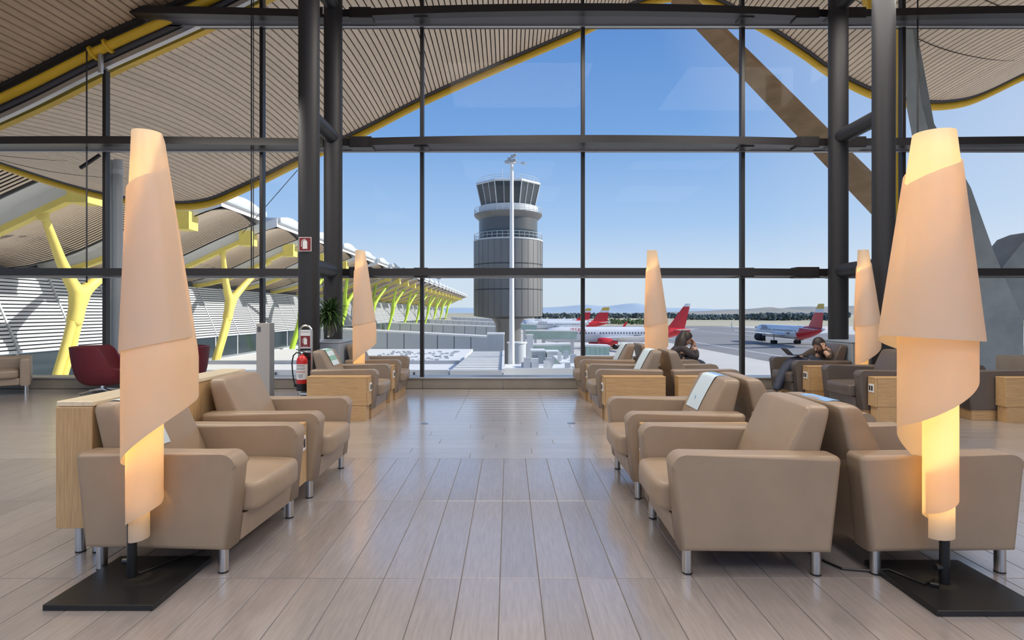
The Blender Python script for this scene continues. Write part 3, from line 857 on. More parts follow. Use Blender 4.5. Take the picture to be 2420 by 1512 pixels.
# ------------------------------------------------------------------ floor lamps with rolled sheet shades
def lamp(loc, S, label, light, base_off=(0.02, -0.03), kind='L', cord=None, rz=0.0, plate=(0.255, 0.265)):
    o = empty('floor_lamp', loc, rz, label, 'floor lamp', 'rolled sheet floor lamps')
    X, ZB, ZT, cone = S['X'], S['zb'], S['zt'], S['cone']
    def xk(k, z):
        v = X[k]
        xl, xr = cone(z)
        ins = 0.0035 * (k if k > 1 else 0)
        return max(xl + ins, min(xr - ins, v))
    b = MB(); nt_, ns = len(X) - 1, 22
    STEP, NV = 26, 26
    cols = []
    for k in range(nt_):
        for s in range(STEP + (1 if k == nt_ - 1 else 0)):
            u = s / STEP; a = u * PI
            zb = ZB[k] + (ZB[k + 1] - ZB[k]) * (0.5 * u + 0.5 * (1 - math.cos(PI * u)) / 2)
            zt = ZT[k] + (ZT[k + 1] - ZT[k]) * u
            col = []
            for j in range(NV + 1):
                z = zb + (zt - zb) * j / NV
                xa, xb = xk(k, z), xk(k + 1, z)
                c, r = (xa + xb) / 2, (xb - xa) / 2          # signed radius
                x = c - r * math.cos(a)
                y = abs(r) * math.sin(a) * (-1 if (k % 2 == S['front']) else 1)
                y += S['ycen'](z)
                col.append((x, y, z))
            cols.append(col)
    b.grid(cols)
    sh = b.build('shade', M['shade'], o, 50)
    md = sh.modifiers.new('thickness', 'SOLIDIFY'); md.thickness = 0.0022; md.offset = 0
    dg = bpy.context.evaluated_depsgraph_get(); dg.update()
    me = bpy.data.meshes.new_from_object(sh.evaluated_get(dg)); sh.modifiers.clear(); sh.data = me; me.name = 'shade'
    me.set_sharp_from_angle(angle=math.radians(50))
    px_, py_ = S['pole']
    b = MB(); b.lathe([(0.0225, 0.03), (0.0225, 0.36)], 18, (px_, py_, 0)); b.build('pole', M['black'], o)
    b = MB(); b.tube([(px_ - 0.045, py_, 0.105), (px_ - 0.015, py_, 0.105)], 0.016, 10); b.build('clamp_knob', M['black'], o)
    b = MB(); bx, by = base_off; b.box(bx - plate[0], bx + plate[0], by - plate[1], by + plate[1], 0.0, 0.028, 0.003, 1); b.build('base_plate', M['black'], o, 30)
    lx, ly = S['light']
    b = MB(); b.lathe([(0.013, 0.36), (0.013, 2.02)], 10, (lx, ly, 0)); b.build('light_tube', M['tube_light'], o)
    for z, e in ((0.52, 0.15), (0.85, 0.45), (1.15, 1.1), (1.5, 1.5), (1.85, 1.2)):
        ld = bpy.data.lights.new('bulb', 'POINT'); ld.energy = light * e; ld.color = (1.0, 0.70, 0.30); ld.shadow_soft_size = 0.02
        lo = bpy.data.objects.new('bulb', ld); COL.objects.link(lo); lo.parent = o; lo.location = (lx, ly, z)
    return o
m_L = 2.9 / F
def Lx(px): return (px - 312) * m_L
def Lz(py): return H - (py - VY) * m_L
def coneL(z):
    t = (Lz(312) - z) / (Lz(312) - Lz(815)); t = max(0, min(1.08, t))
    return Lx(312 - 15 * t), Lx(384 + 74 * t)
SL = dict(X=[Lx(v) for v in (458, 296, 458, 300, 380, 300, 350, 301)],
          zb=[Lz(v) for v in (795, 836, 950, 1100, 1190, 1240, 1270, 1278)],
          zt=[Lz(v) for v in (395, 465, 315, 312, 316, 700, 1050, 1150)], cone=coneL, front=0,
          pole=(0.0, 0.0), ycen=lambda z: 0.0, light=(0.030, 0.0))
m_R = 2.83 / F
def Rx(px): return (px - 2232) * m_R
def Rz(py): return H - (py - VY) * m_R
def coneR(z):
    t = (Rz(315) - z) / (Rz(315) - Rz(800)); t = max(0, min(1.05, t))
    return Rx(2160 - 67 * t), Rx(2253 + 47 * t)
SR = dict(X=[Rx(v) for v in (2300, 2093, 2291, 2133, 2257, 2187, 2250, 2194)],
          zb=[Rz(v) for v in (806, 792, 872, 1005, 1168, 1213, 1262, 1270)],
          zt=[Rz(v) for v in (372, 438, 316, 315, 318, 690, 1050, 1120)], cone=coneR, front=0,
          pole=(0.0, 0.0), ycen=lambda z: 0.0, light=(-0.020, 0.0))
lamp((-890 * 2.9 / F, 2.9, 0), SL, 'large glowing rolled sheet floor lamp on black plate at the left', 27, base_off=(0.03, -0.02))
lamp((1030 * 2.83 / F, 2.83, 0), SR, 'large glowing rolled sheet floor lamp on black plate at the right edge', 27, base_off=(0.02, 0.0))
YL = 8.86
for px, lab in ((838.5, 'small distant floor lamp beside the hanging plant, left of the aisle'),
                (1528, 'small distant floor lamp in front of the red tail fin'),
                (2027, 'small distant floor lamp before the dark column at the right')):
    Yl = {838.5: 8.42, 1528: 8.42, 2027: 8.36}[px]
    sc = Yl / YL
    o = lamp(((px - VX) * Yl / F, Yl, 0), SL, lab, 13, base_off=(0.03, 0.0), plate=(0.2, 0.18))
    o.scale = (1, 1, 1)
# ------------------------------------------------------------------ fire point: stand, extinguisher, signs
def pictogram(parent, s, y=0.0):
    """white extinguisher symbol on a red plate, plate centre = origin of parent, facing -y"""
    b = MB(); b.prism([(-0.18 * s, -0.36 * s), (0.18 * s, -0.36 * s), (0.18 * s, 0.16 * s)] + [(0.18 * s * math.cos(a), 0.16 * s + 0.16 * s * math.sin(a)) for a in (0.5, 1.05, 1.57, 2.1, 2.65)] + [(-0.18 * s, 0.16 * s)], 'y', y - 0.002, y)
    b.build('symbol_bottle', M['white'], parent, 0)
    b = MB(); pts = [(-0.27 * s, y - 0.001, -0.2 * s), (-0.27 * s, y - 0.001, 0.12 * s)] + [(0.27 * s * -math.cos(a), y - 0.001, 0.14 * s + 0.24 * s * math.sin(a)) for a in (0.3, 0.8, 1.3, 1.8)]
    b.tube(pts, 0.022 * s, 6); b.build('symbol_hose', M['white'], parent)
o = empty('fire_sign', ((721 - VX) * 8.405 / F, 8.402, H - (577 - VY) * 8.405 / F), 0, 'square red fire extinguisher sign with white border on the dark column', 'sign')
b = MB(); b.box(-0.093, 0.093, 0, 0.006, -0.105, 0.105); b.build('border', M['white'], o, 0)
b = MB(); b.box(-0.085, 0.085, -0.002, 0.001, -0.097, 0.097); b.build('plate', M['sign_red'], o, 0)
pictogram(o, 0.19, -0.002)

SX, SY = (722.5 - VX) * 8.1 / F, 8.1
o = empty('extinguisher_stand', (SX, SY, 0), 0, 'arched tubular steel stand with fire sign behind the red extinguisher', 'stand')
b = MB(); pts = [(-0.085, 0, 0.03)] + [(-0.085, 0, 1.10)] + [(-0.085 * math.cos(a), 0, 1.10 + 0.085 * math.sin(a)) for a in [PI * k / 10 for k in range(1, 10)]] + [(0.085, 0, 1.10), (0.085, 0, 0.03)]
b.tube(pts, 0.016, 10); b.build('arch_tube', M['steel'], o)
b = MB(); b.box(-0.075, 0.075, -0.004, 0.004, 0.70, 1.12); b.build('back_panel', M['black'], o, 0)
b = MB(); b.box(-0.072, 0.072, -0.010, -0.004, 0.86, 1.125, 0.002, 1); sg = b.build('sign_plate', M['white'], o, 0)
hold = empty('sign_print', (0, -0.011, 0.965)); hold.parent = o
b = MB(); b.box(-0.066, 0.066, -0.002, 0.001, -0.085, 0.075); b.build('red_field', M['sign_red'], hold, 0)
pictogram(hold, 0.135, -0.002)
text_mesh('lettering', 'EXTINTOR', 0.024, M['seam'], o, (0, -0.0115, 1.085), (PI / 2, 0, 0), 0, 'CENTER')
text_mesh('small_lettering', 'EXTINTOR', 0.016, M['white'], o, (0, -0.0135, 0.885), (PI / 2, 0, 0), 0, 'CENTER')
b = MB(); b.box(-0.085, 0.085, -0.012, 0.012, 0.80, 0.83); b.build('cross_bar', M['steel'], o, 0)
b = MB(); b.box(-0.085, 0.085, -0.012, 0.012, 0.20, 0.23); b.build('cross_bar', M['steel'], o, 0)
b = MB(); b.lathe([(0.17, 0), (0.17, 0.018), (0.06, 0.035)], 24); b.build('foot_disc', M['black'], o)
b = MB(); b.lathe([(0.055, 0.255), (0.055, 0.27)], 16, (-0.03, -0.09, 0)); b.beam((-0.03, -0.09, 0.262), (-0.03, 0, 0.262), 0.03, 0.014); b.build('bottle_shelf', M['steel'], o)
EX, EY = (714 - VX) * 8.0 / F, 8.0
o = empty('fire_extinguisher', (EX, EY, 0.27), 0, 'red fire extinguisher with white label, black base and hose', 'extinguisher')
b = MB(); b.lathe([(0.073, 0.10), (0.075, 0.11), (0.075, 0.42), (0.068, 0.455), (0.045, 0.485), (0.024, 0.50), (0.024, 0.515)], 26); b.build('cylinder', M['ext_red'], o)
b = MB(); b.lathe([(0.060, 0.0), (0.074, 0.006), (0.0765, 0.10), (0.0765, 0.105)], 26); b.build('base_ring', M['black'], o)
b = MB(); b.grid([[(0.0765 * math.cos(a), 0.0765 * math.sin(a), z) for z in (0.165, 0.38)] for a in [PI + PI * k / 16 for k in range(17)]]); lb = b.build('label_sheet', M['white'], o)
b = MB()
for k, (z, w) in enumerate([(0.365, .9), (0.35, .7), (0.325, .95), (0.31, .8), (0.28, .9), (0.265, .95), (0.235, .5), (0.22, .45), (0.205, .5), (0.19, .3)]):
    b.mi = 1 if k in (4, 5) else 0
    b.grid([[(0.0772 * math.cos(a), 0.0772 * math.sin(a), z + dz) for dz in (-0.003, 0.003)] for a in [PI * 1.5 - w + 2 * w * i / 10 for i in range(11)]])
tag(b.build('label_print', [M['gutter'], M['ext_red']], lb), kind='stuff')
b = MB(); b.box(-0.018, 0.018, -0.018, 0.018, 0.51, 0.545, 0.004, 1); b.build('valve', M['chrome'], o)
b = MB(); b.beam((0.02, 0, 0.55), (-0.085, 0, 0.585), 0.02, 0.008); b.beam((0.02, 0, 0.535), (-0.08, 0, 0.54), 0.018, 0.008); b.build('handle', M['black'], o)
b = MB(); b.tube([(-0.02, -0.015, 0.53), (-0.07, -0.02, 0.54), (-0.115, -0.02, 0.50), (-0.135, -0.02, 0.40), (-0.128, -0.02, 0.27), (-0.112, -0.02, 0.16), (-0.095, -0.02, 0.09)], 0.0095, 8); b.build('hose', M['black'], o)
b = MB(); b.tube([(-0.095, -0.02, 0.10), (-0.088, -0.02, 0.055)], [0.015, 0.018], 8); b.build('nozzle', M['black'], o)
b = MB(); pts = []
for i in range(28):
    t = i / 27
    pts.append((SX - 0.30 + 0.42 * t + 0.0, SY - 0.22 + 0.05 * math.sin(t * 17), 0.012 + 0.010 * abs(math.sin(t * 9)) + (0.14 * max(0, t - 0.72) / 0.28)))
tag(b.tube(pts, 0.010, 6).build('cable', M['black']), 'loose black cable at the foot of the extinguisher stand', 'cable')

# information pillar left of the column
o = empty('pillar_kiosk', ((624 - VX) * 8.9 / F, 8.95, 0), 0, 'slim grey square pillar with small display between the window and the left column', 'kiosk')
b = MB(); b.box(-0.105, 0.105, -0.09, 0.09, 0, 1.205, 0.006, 1); b.build('body', M['kiosk'], o, 30)
b = MB(); b.box(-0.085, -0.035, -0.094, -0.089, 1.07, 1.15); b.build('display', M['gutter'], o, 0)

# hanging plant
o = empty('hanging_plant', (-2.86, 9.05, 1.27), 0, 'bushy dark green hanging plant between the two tubes of the left column', 'plant')
b = MB(); b.lathe([(0.06, -0.10), (0.11, -0.02), (0.125, 0.06), (0.115, 0.06), (0.09, 0.0)], 18); b.build('pot', M['black'], o)
b = MB()
for k in range(3):
    a = 2 * PI * k / 3 + 0.4
    b.tube([(0.115 * math.cos(a), 0.115 * math.sin(a), 0.06), (-0.12, 0.03, 0.71)], 0.003, 5)
b.build('cord', M['black'], o)
b = MB(); rnd = random.Random(3)
for k in range(260):
    az = rnd.uniform(0, 2 * PI); el = rnd.uniform(-0.7, 1.3); L = rnd.uniform(0.24, 0.42)
    p = Vector((rnd.uniform(-.06, .06), rnd.uniform(-.06, .06), 0.06 + rnd.uniform(-.03, .06)))
    d = Vector((math.cos(az) * math.cos(el), math.sin(az) * math.cos(el), math.sin(el)))
    side = Vector((-math.sin(az), math.cos(az), 0)); w = rnd.uniform(0.009, 0.016)
    rows = []
    for i in range(6):
        t = i / 5; ww = w * (1 - t) ** 0.6 * (0.5 + 1.2 * min(t * 3, 1)) + 0.0006
        rows.append([p - side * ww, p + Vector((0, 0, 0.002)), p + side * ww])
        p = p + d * (L / 5); d = (d + Vector((0, 0, -0.26))).normalized()
    b.grid(rows)
tag(b.build('foliage', M['leaf'], o, 60), kind='stuff')
b = MB()
for k in range(7):
    x, y = rnd.uniform(-.05, .06), rnd.uniform(-.06, .05)
    b.tube([(x * .5, y, 0.0), (x, y, -0.12), (x + rnd.uniform(-.03, .03), y, -0.20), (x * 0.8, y, -rnd.uniform(0.25, 0.32))], 0.004, 5)
tag(b.build('hanging_roots', M['stem'], o), kind='stuff')
b = MB(); b.lathe([(0.0, 0.0), (0.016, 0.004), (0.016, 0.01), (0, 0.012)], 12, (0, 0, 0), False)
sk = b.build('socket_knob', M['white']); sk.location = ((776 - VX) * 9.59 / F, 9.592, H - (795 - VY) * 9.59 / F); sk.rotation_euler = (PI / 2, 0, 0)
tag(sk, 'small round white button on the rear column tube below the hanging plant', 'button')

# small floor boxes and lamp cables
for px, py, l in ((1003, 1001, 'small metal floor outlet left of the aisle centre'), (1350, 1000, 'small metal floor outlet right of the aisle centre')):
    Y = H * F / (py - VY)
    b = MB(); b.lathe([(0.05, 0), (0.05, 0.003), (0.04, 0.005)], 18); f_ = b.build('floor_outlet', M['steel']); f_.location = ((px - VX) * Y / F, Y, 0.0003); tag(f_, l, 'floor outlet', 'floor outlets in the aisle')
b = MB(); b.tube([(-1.895, 2.91, 0.037), (-1.87, 2.96, 0.036), (-1.80, 3.10, 0.036), (-1.77, 3.20, 0.012), (-1.74, 3.35, 0.007), (-1.70, 3.55, 0.007)], 0.006, 6)
tag(b.build('lamp_cable', M['black']), 'black cable running from the large left floor lamp back under the armchair', 'cable')
b = MB(); b.tube([(2.14, 2.86, 0.036), (2.05, 2.80, 0.036), (2.02, 2.87, 0.036), (1.98, 2.96, 0.036), (1.90, 3.0, 0.012), (1.78, 3.03, 0.007), (1.72, 3.16, 0.007), (1.71, 3.5, 0.007)], 0.006, 6)
tag(b.build('lamp_cable', M['black']), 'black cable looping over the base plate of the large right floor lamp', 'cable')
b = MB(); b.box(-0.02, 0.02, -0.012, 0.012, 0, 0.02, 0.004, 1); sw = b.build('cable_switch', M['black']); sw.location = (2.09, 2.79, 0.0425); sw.rotation_euler = (0, 0, -0.5); sw.location.z = 0.028
tag(sw, 'small black inline switch on the base plate of the large right floor lamp', 'switch')

# ------------------------------------------------------------------ people
def head(parent, c, r, fwd, tilt, hair_long, hairmat):
    """head with face at c; fwd = yaw of the gaze, tilt = pitch down (rad)"""
    h = empty('head', c); h.parent = parent
    h.rotation_euler = (0, tilt, fwd)                      # local +x looks forward
    b = MB()
    rows = []
    n, m = 20, 14
    for i in range(m + 1):
        t = -PI / 2 + PI * i / m
        z = math.sin(t); cr_ = max(math.cos(t), 0.03)
        jaw = 1.0 - 0.22 * max(0, -z - 0.1)
        row = []
        for k in range(n):
            a = 2 * PI * k / n
            x, y = math.cos(a) * cr_ * 0.098 * jaw, math.sin(a) * cr_ * 0.076 * jaw
            if x > 0.03 and -0.5 < z < 0.45: x -= 0.006 * (1 if z > -0.1 else 0.4)
            row.append((x * r, y * r, z * 0.118 * r))
        rows.append(row)
    b.grid(rows, close_v=True, caps=True)
    b.prism([(0.082 * r, 0.02 * r), (0.116 * r, -0.028 * r), (0.085 * r, -0.036 * r)], 'y', -0.013 * r, 0.013 * r, 0.004 * r, 2)
    for s in (-1, 1):
        b.ball((-0.005 * r, s * 0.079 * r, -0.01 * r), 0.018 * r, 0.009 * r, 0.032 * r, 8, 6)
    b.build('face', M['skin'], h, 80)
    b = MB()
    for s in (-1, 1): b.ball((0.086 * r, s * 0.033 * r, 0.008 * r), 0.009 * r, 0.012 * r, 0.007 * r, 8, 6)
    b.build('eyes', M['black'], h)
    b = MB(); b.ball((0.086 * r, 0, -0.062 * r), 0.010 * r, 0.024 * r, 0.006 * r, 8, 6); b.build('mouth', M['maroon'], h)
    b = MB(); rows = []
    for i in range(m + 1):
        t = -0.55 + (PI / 2 + 0.55) * i / m
        z = math.sin(t); cr_ = max(math.cos(t), 0.03)
        row = []
        for k in range(n):
            a = 2 * PI * k / n
            fr = math.cos(a)
            lift = max(0.0, fr) ** 1.2 * (0.55 if z < 0.5 else 0.0) * (1 - max(0, z) / 0.5 if z < 0.5 else 0)
            zz = max(z, -0.45 + 1.0 * max(0, fr) ** 0.8) if fr > 0.1 else z
            cc = math.sqrt(max(0.001, 1 - zz * zz)) if abs(zz) < 1 else 0.03
            row.append(((math.cos(a) * cc * 0.112 - 0.006) * r, math.sin(a) * cc * 0.090 * r, zz * 0.132 * r))
        rows.append(row)
    b.grid(rows, close_v=True, caps=True)
    b.build('hair', hairmat, h, 80)
    return h

def hand(name, parent, wrist, palm_dir, curl_dir, s=1.0):
    """palm and five bent fingers; palm_dir along the fingers, curl_dir the way they close"""
    w, d, c = Vector(wrist), Vector(palm_dir).normalized(), Vector(curl_dir)
    c = (c - d * c.dot(d)).normalized(); side = d.cross(c)
    J, E = [], []
    def add(p, r): J.append((*p, r * s)); return len(J) - 1
    a = add(w, 0.022); p0 = add(w + d * 0.045 * s, 0.030); p1 = add(w + d * 0.08 * s, 0.029); E += [(a, p0), (p0, p1)]
    for k, (off, ln) in enumerate(((-0.030, 0.068), (-0.010, 0.080), (0.011, 0.074), (0.030, 0.056))):
        b0 = w + d * 0.088 * s + side * off * s
        q0 = add(b0, 0.0095); q1 = add(b0 + (d * 0.9 + c * 0.25).normalized() * ln * 0.5 * s, 0.0085); q2 = add(b0 + (d * 0.9 + c * 0.25).normalized() * ln * 0.5 * s + (d * 0.6 + c * 0.7).normalized() * ln * 0.5 * s, 0.007)
        E += [(p1, q0), (q0, q1), (q1, q2)]
    t0 = add(w + d * 0.03 * s - side * 0.034 * s, 0.012); t1 = add(w + d * 0.06 * s - side * 0.056 * s + c * 0.012 * s, 0.010); t2 = add(w + d * 0.085 * s - side * 0.060 * s + c * 0.026 * s, 0.008)
    E += [(p0, t0), (t0, t1), (t1, t2)]
    return skin(name, J, E, M['skin'], parent, 1)

# person in the brown top: sits in the dark chair by the window, head resting on one hand, legs crossed
pm = empty('person', (4.95, 9.12, 0), 0, 'person in brown top and jeans slumped in the dark armchair, head in hand', 'person')
o_ = Vector((4.95, 9.12, 0))
def R(x, y, z): return (x - o_.x, y - o_.y, z)
def at(px, py, Y):
    p = P(px, py, Y); return R(p.x, p.y, p.z)
hip = R(5.03, 9.18, 0.53)
J = [(*hip, 0.135), (*R(5.06, 9.17, 0.66), 0.11, 0.10), (*R(5.03, 9.13, 0.755), 0.095, 0.08), (*R(4.99, 9.07, 0.83), 0.05),
     # right leg (far) thigh over the left
     (*R(4.94, 9.27, 0.54), 0.095), (*R(4.52, 9.12, 0.58), 0.075), (*R(4.31, 9.00, 0.36), 0.055), (*R(4.19, 8.93, 0.14), 0.042),
     (*R(4.94, 9.06, 0.53), 0.095), (*R(4.50, 9.05, 0.50), 0.075), (*R(4.42, 9.20, 0.28), 0.055), (*R(4.38, 9.26, 0.10), 0.042),
     # arms
     (*R(5.03, 8.96, 0.775), 0.058), (*R(4.965, 8.785, 0.675), 0.046), (*R(4.935, 8.885, 0.775), 0.034),
     (*R(5.00, 9.28, 0.755), 0.056), (*R(4.86, 9.36, 0.64), 0.046), (*R(4.72, 9.22, 0.655), 0.034)]
E = [(0, 1), (1, 2), (2, 3), (0, 4), (4, 5), (5, 6), (6, 7), (0, 8), (8, 9), (9, 10), (10, 11), (2, 12), (12, 13), (13, 14), (2, 15), (15, 16), (16, 17)]
skin('body', J, E, M['skin'], pm, 1)
skin('top', [(*J[0][:3], 0.142), (*J[1][:3], 0.148, 0.132), (*J[2][:3], 0.155, 0.125), (*R(4.985, 9.07, 0.815), 0.088), (*J[12][:3], 0.070), (*R(4.968, 8.795, 0.68), 0.056), (*R(4.955, 8.83, 0.715), 0.050), (*J[15][:3], 0.075), (*J[16][:3], 0.060), (*R(4.77, 9.26, 0.66), 0.046)],
     [(0, 1), (1, 2), (2, 3), (2, 4), (4, 5), (5, 6), (2, 7), (7, 8), (8, 9)], M['shirt'], pm, 2)
skin('jeans', [(*J[0][:3], 0.150)] + [(*J[i][:3], J[i][3] + 0.014) for i in (4, 5, 6, 7, 8, 9, 10, 11)], [(0, 1), (1, 2), (2, 3), (3, 4), (0, 5), (5, 6), (6, 7), (7, 8)], M['jeans'], pm, 2)
for a_, t_ in ((J[7], (-0.19, -0.06, -0.055)), (J[11], (-0.19, 0.02, -0.045))):
    p = Vector(a_[:3]); skin('shoe', [(p.x + 0.03, p.y, p.z - 0.045, 0.045), (p.x - 0.06, p.y + t_[1] * 0.4, p.z - 0.06, 0.046, 0.036), (p.x + t_[0], p.y + t_[1], p.z + t_[2], 0.036, 0.024)], [(0, 1), (1, 2)], M['shoe'], pm, 2)
head(pm, R(4.93, 9.03, 0.855), 1.0, PI + 0.45, 0.55, False, M['hair'])
hand('hand', pm, R(4.935, 8.888, 0.78), (0.05, 0.38, 0.92), (0.0, 1, -0.2), 1.0)
hand('hand', pm, R(4.73, 9.225, 0.655), (-0.9, -0.25, -0.05), (0, 0, -1), 0.95)
# tablet
o = empty('tablet', (4.63, 9.14, 0.685), RD(10), 'thin dark tablet with raised cover on the lap of the person in brown', 'tablet')
b = MB(); b.box(-0.11, 0.10, -0.08, 0.08, 0.0, 0.010, 0.003, 1); b.build('body', M['black'], o)
b = MB(); b.beam((-0.108, 0, 0.008), (-0.225, 0, 0.115), 0.16, 0.007, up=(1, 0, 1)); b.build('screen', M['gutter'], o)

# long haired person seen from behind in the next chair, hands at the face
pw = empty('person', (2.80, 9.28, 0), 0, 'person with long dark hair in charcoal top, hands raised to the face', 'person')
o_ = Vector((2.80, 9.28, 0))
J = [(*R(2.66, 9.28, 0.54), 0.14), (*R(2.68, 9.27, 0.68), 0.13, 0.115), (*R(2.76, 9.25, 0.80), 0.14, 0.105), (*R(2.84, 9.25, 0.89), 0.052),
     (*R(2.80, 9.38, 0.54), 0.09), (*R(3.13, 9.39, 0.55), 0.072), (*R(3.16, 9.40, 0.30), 0.054), (*R(3.14, 9.40, 0.10), 0.042),
     (*R(2.80, 9.18, 0.54), 0.09), (*R(3.13, 9.16, 0.55), 0.072), (*R(3.16, 9.15, 0.30), 0.054), (*R(3.14, 9.15, 0.10), 0.042),
     (*R(2.79, 9.09, 0.80), 0.056), (*R(2.99, 9.03, 0.64), 0.046), (*R(3.005, 9.15, 0.82), 0.034),
     (*R(2.80, 9.41, 0.80), 0.056), (*R(3.00, 9.46, 0.64), 0.046), (*R(3.015, 9.33, 0.82), 0.034)]
E = [(0, 1), (1, 2), (2, 3), (0, 4), (4, 5), (5, 6), (6, 7), (0, 8), (8, 9), (9, 10), (10, 11), (2, 12), (12, 13), (13, 14), (2, 15), (15, 16), (16, 17)]
skin('body', J, E, M['skin'], pw, 1)
skin('top', [(*J[0][:3], 0.148), (*J[1][:3], 0.142, 0.128), (*J[2][:3], 0.150, 0.115), (*R(2.81, 9.25, 0.86), 0.07)] + [(*J[12][:3], 0.07), (*J[13][:3], 0.060), (*R(3.003, 9.12, 0.78), 0.046), (*J[15][:3], 0.07), (*J[16][:3], 0.060), (*R(3.012, 9.36, 0.78), 0.046)],
     [(0, 1), (1, 2), (2, 3), (2, 4), (4, 5), (5, 6), (2, 7), (7, 8), (8, 9)], M['charcoal'], pw, 2)
skin('trousers', [(*J[0][:3], 0.150)] + [(*J[i][:3], J[i][3] + 0.013) for i in (4, 5, 6, 7, 8, 9, 10, 11)], [(0, 1), (1, 2), (2, 3), (3, 4), (0, 5), (5, 6), (6, 7), (7, 8)], M['jeans'], pw, 2)
for i in (7, 11):
    p = Vector(J[i][:3]); skin('shoe', [(p.x - 0.03, p.y, p.z - 0.045, 0.043), (p.x + 0.06, p.y, p.z - 0.055, 0.044, 0.036), (p.x + 0.17, p.y, p.z - 0.06, 0.034, 0.022)], [(0, 1), (1, 2)], M['shoe'], pw, 2)
head(pw, R(2.885, 9.25, 0.945), 1.0, -0.15, 0.30, True, M['hair'])
hand('hand', pw, R(3.005, 9.155, 0.815), (-0.1, 0.25, 0.95), (-0.9, 0.3, 0), 0.92)
hand('hand', pw, R(3.015, 9.325, 0.815), (-0.1, -0.25, 0.95), (-0.9, -0.3, 0), 0.92)
# hair falling over shoulders and back
b = MB(); rows = []
for i in range(11):
    t = i / 10
    z = 1.065 - 0.42 * t
    cx = 2.862 - 0.115 * t ** 1.2
    rx = (0.05 + 0.075 * min(1, t * 4)) * (1 - 0.25 * t); ry = (0.055 + 0.075 * min(1, t * 3)) * (1 + 0.25 * t)
    rows.append([R(cx + rx * math.cos(a) * (1 if math.cos(a) < 0 else 0.55) * (1 + 0.05 * math.sin(7 * a + i)), 9.25 + ry * math.sin(a) * (1 + 0.04 * math.sin(9 * a)), z + 0.02 * math.cos(3 * a)) for a in [2 * PI * k / 28 for k in range(28)]])
b.grid(rows, close_v=True, caps=True); b.build('long_hair', M['hair'], pw, 80)
# ------------------------------------------------------------------ outside: ground, hills, trees
ZG = H - 9.65                                            # level of the apron
def slab(name, x0, x1, y0, y1, m, dz=0.0):
    b = MB(); b.box(x0, x1, y0, y1, ZG - 0.5, ZG + dz)
    o = b.build(name, m, None, 0); tag(o, kind='structure'); return o
slab('ground_apron', -400, 51, -150, 520, M['apron'])
slab('ground_taxiway', 51, 150, -150, 400, M['asphalt'], -0.01)
slab('ground_runway_strip', 150, 900, -150, 420, M['apron'], -0.02)
slab('ground_grass', -1500, 3000, 520, 2600, M['grass'], -0.03)
slab('ground_grass_strip', 51, 900, 400, 520, M['grass'], 0.0)
slab('ground_field', -3000, 6000, 2600, 9000, M['grass'], -0.04)
b = MB()
for x in (60, 100, 142): b.box(x - 0.3, x + 0.3, -50, 395, ZG - 0.2, ZG + 0.012)
o = b.build('taxiway_marking', M['white'], None, 0); tag(o, kind='stuff', label='white painted taxiway lines', cat='marking')

def ridge(name, Y, pts, m, base_py, depth, seed, amp, n=260):
    """a far range of hills: crest heights given as (pixel x, pixel y) seen from the lounge, built at distance Y"""
    rnd = random.Random(seed); ph = [(rnd.uniform(0, 6), rnd.uniform(0.01, 0.09)) for _ in range(7)]
    f = spline(pts)
    b = MB(); rows = []
    for i in range(n + 1):
        px = pts[0][0] + (pts[-1][0] - pts[0][0]) * i / n
        py = f(px) + amp * sum(math.sin(p + px * w) for p, w in ph) / 3
        c = P(px, py, Y); g = c.z - ZG
        r_ = [(c.x, Y - depth * (1 - t), ZG + g * (t ** 1.3) * (1 + 0.05 * math.sin(px * 0.05 + t * 7) * (1 - t))) for t in (0, .2, .4, .6, .8, 1)]
        r_ += [(c.x, Y + depth * 0.6, ZG)]
        rows.append(r_)
    b.grid(rows); return tag(b.build(name, m, None, 60), kind='structure')
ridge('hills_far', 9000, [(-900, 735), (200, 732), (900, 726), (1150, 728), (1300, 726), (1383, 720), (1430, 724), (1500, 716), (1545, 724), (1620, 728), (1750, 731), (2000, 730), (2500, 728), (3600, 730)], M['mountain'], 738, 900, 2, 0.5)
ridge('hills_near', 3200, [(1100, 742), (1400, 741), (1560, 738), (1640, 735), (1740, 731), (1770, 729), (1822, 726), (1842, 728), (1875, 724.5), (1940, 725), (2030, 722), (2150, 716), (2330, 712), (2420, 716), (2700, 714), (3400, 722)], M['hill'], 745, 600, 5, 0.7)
def blob_mesh(seed):
    rnd = random.Random(seed); b = MB()
    for k in range(5):
        rx = rnd.uniform(0.35, 0.6)
        b.ball((rnd.uniform(-.5, .5), rnd.uniform(-.3, .3), rnd.uniform(0.25, 0.75)), rx, rx, rx * rnd.uniform(.7, 1.1), 7, 5)
    b.lathe([(0.06, 0), (0.05, 0.4)], 6)
    return b
def wood(name, spec, m, seed):
    rnd = random.Random(seed); b = MB()
    for (px0, px1, Y, h0, h1, n) in spec:
        for k in range(n):
            px = px0 + (px1 - px0) * (k + rnd.random()) / n; y = Y * rnd.uniform(0.93, 1.07); x = (px - VX) * y / F
            h = rnd.uniform(h0, h1)
            for j in range(7):
                t = rnd.random(); rx = h * rnd.uniform(0.16, 0.30)
                b.ball((x + rnd.uniform(-.75, .75) * h * (1.1 - 0.6 * t), y + rnd.uniform(-.4, .4) * h, ZG + h * (0.15 + 0.68 * t)), rx, rx, rx * rnd.uniform(.6, 1.0), 6, 4)
    return tag(b.build(name, m, None, 80), label='hazy line of trees beyond the airfield', cat='trees', kind='stuff')
wood('tree_belt', [(1240, 1640, 950, 7, 9.5, 200), (1600, 1830, 760, 5, 8, 170), (1780, 2000, 720, 6, 10.5, 150), (2250, 2500, 760, 6, 9, 120), (1270, 1380, 640, 2.5, 4, 40)], M['tree'], 11)
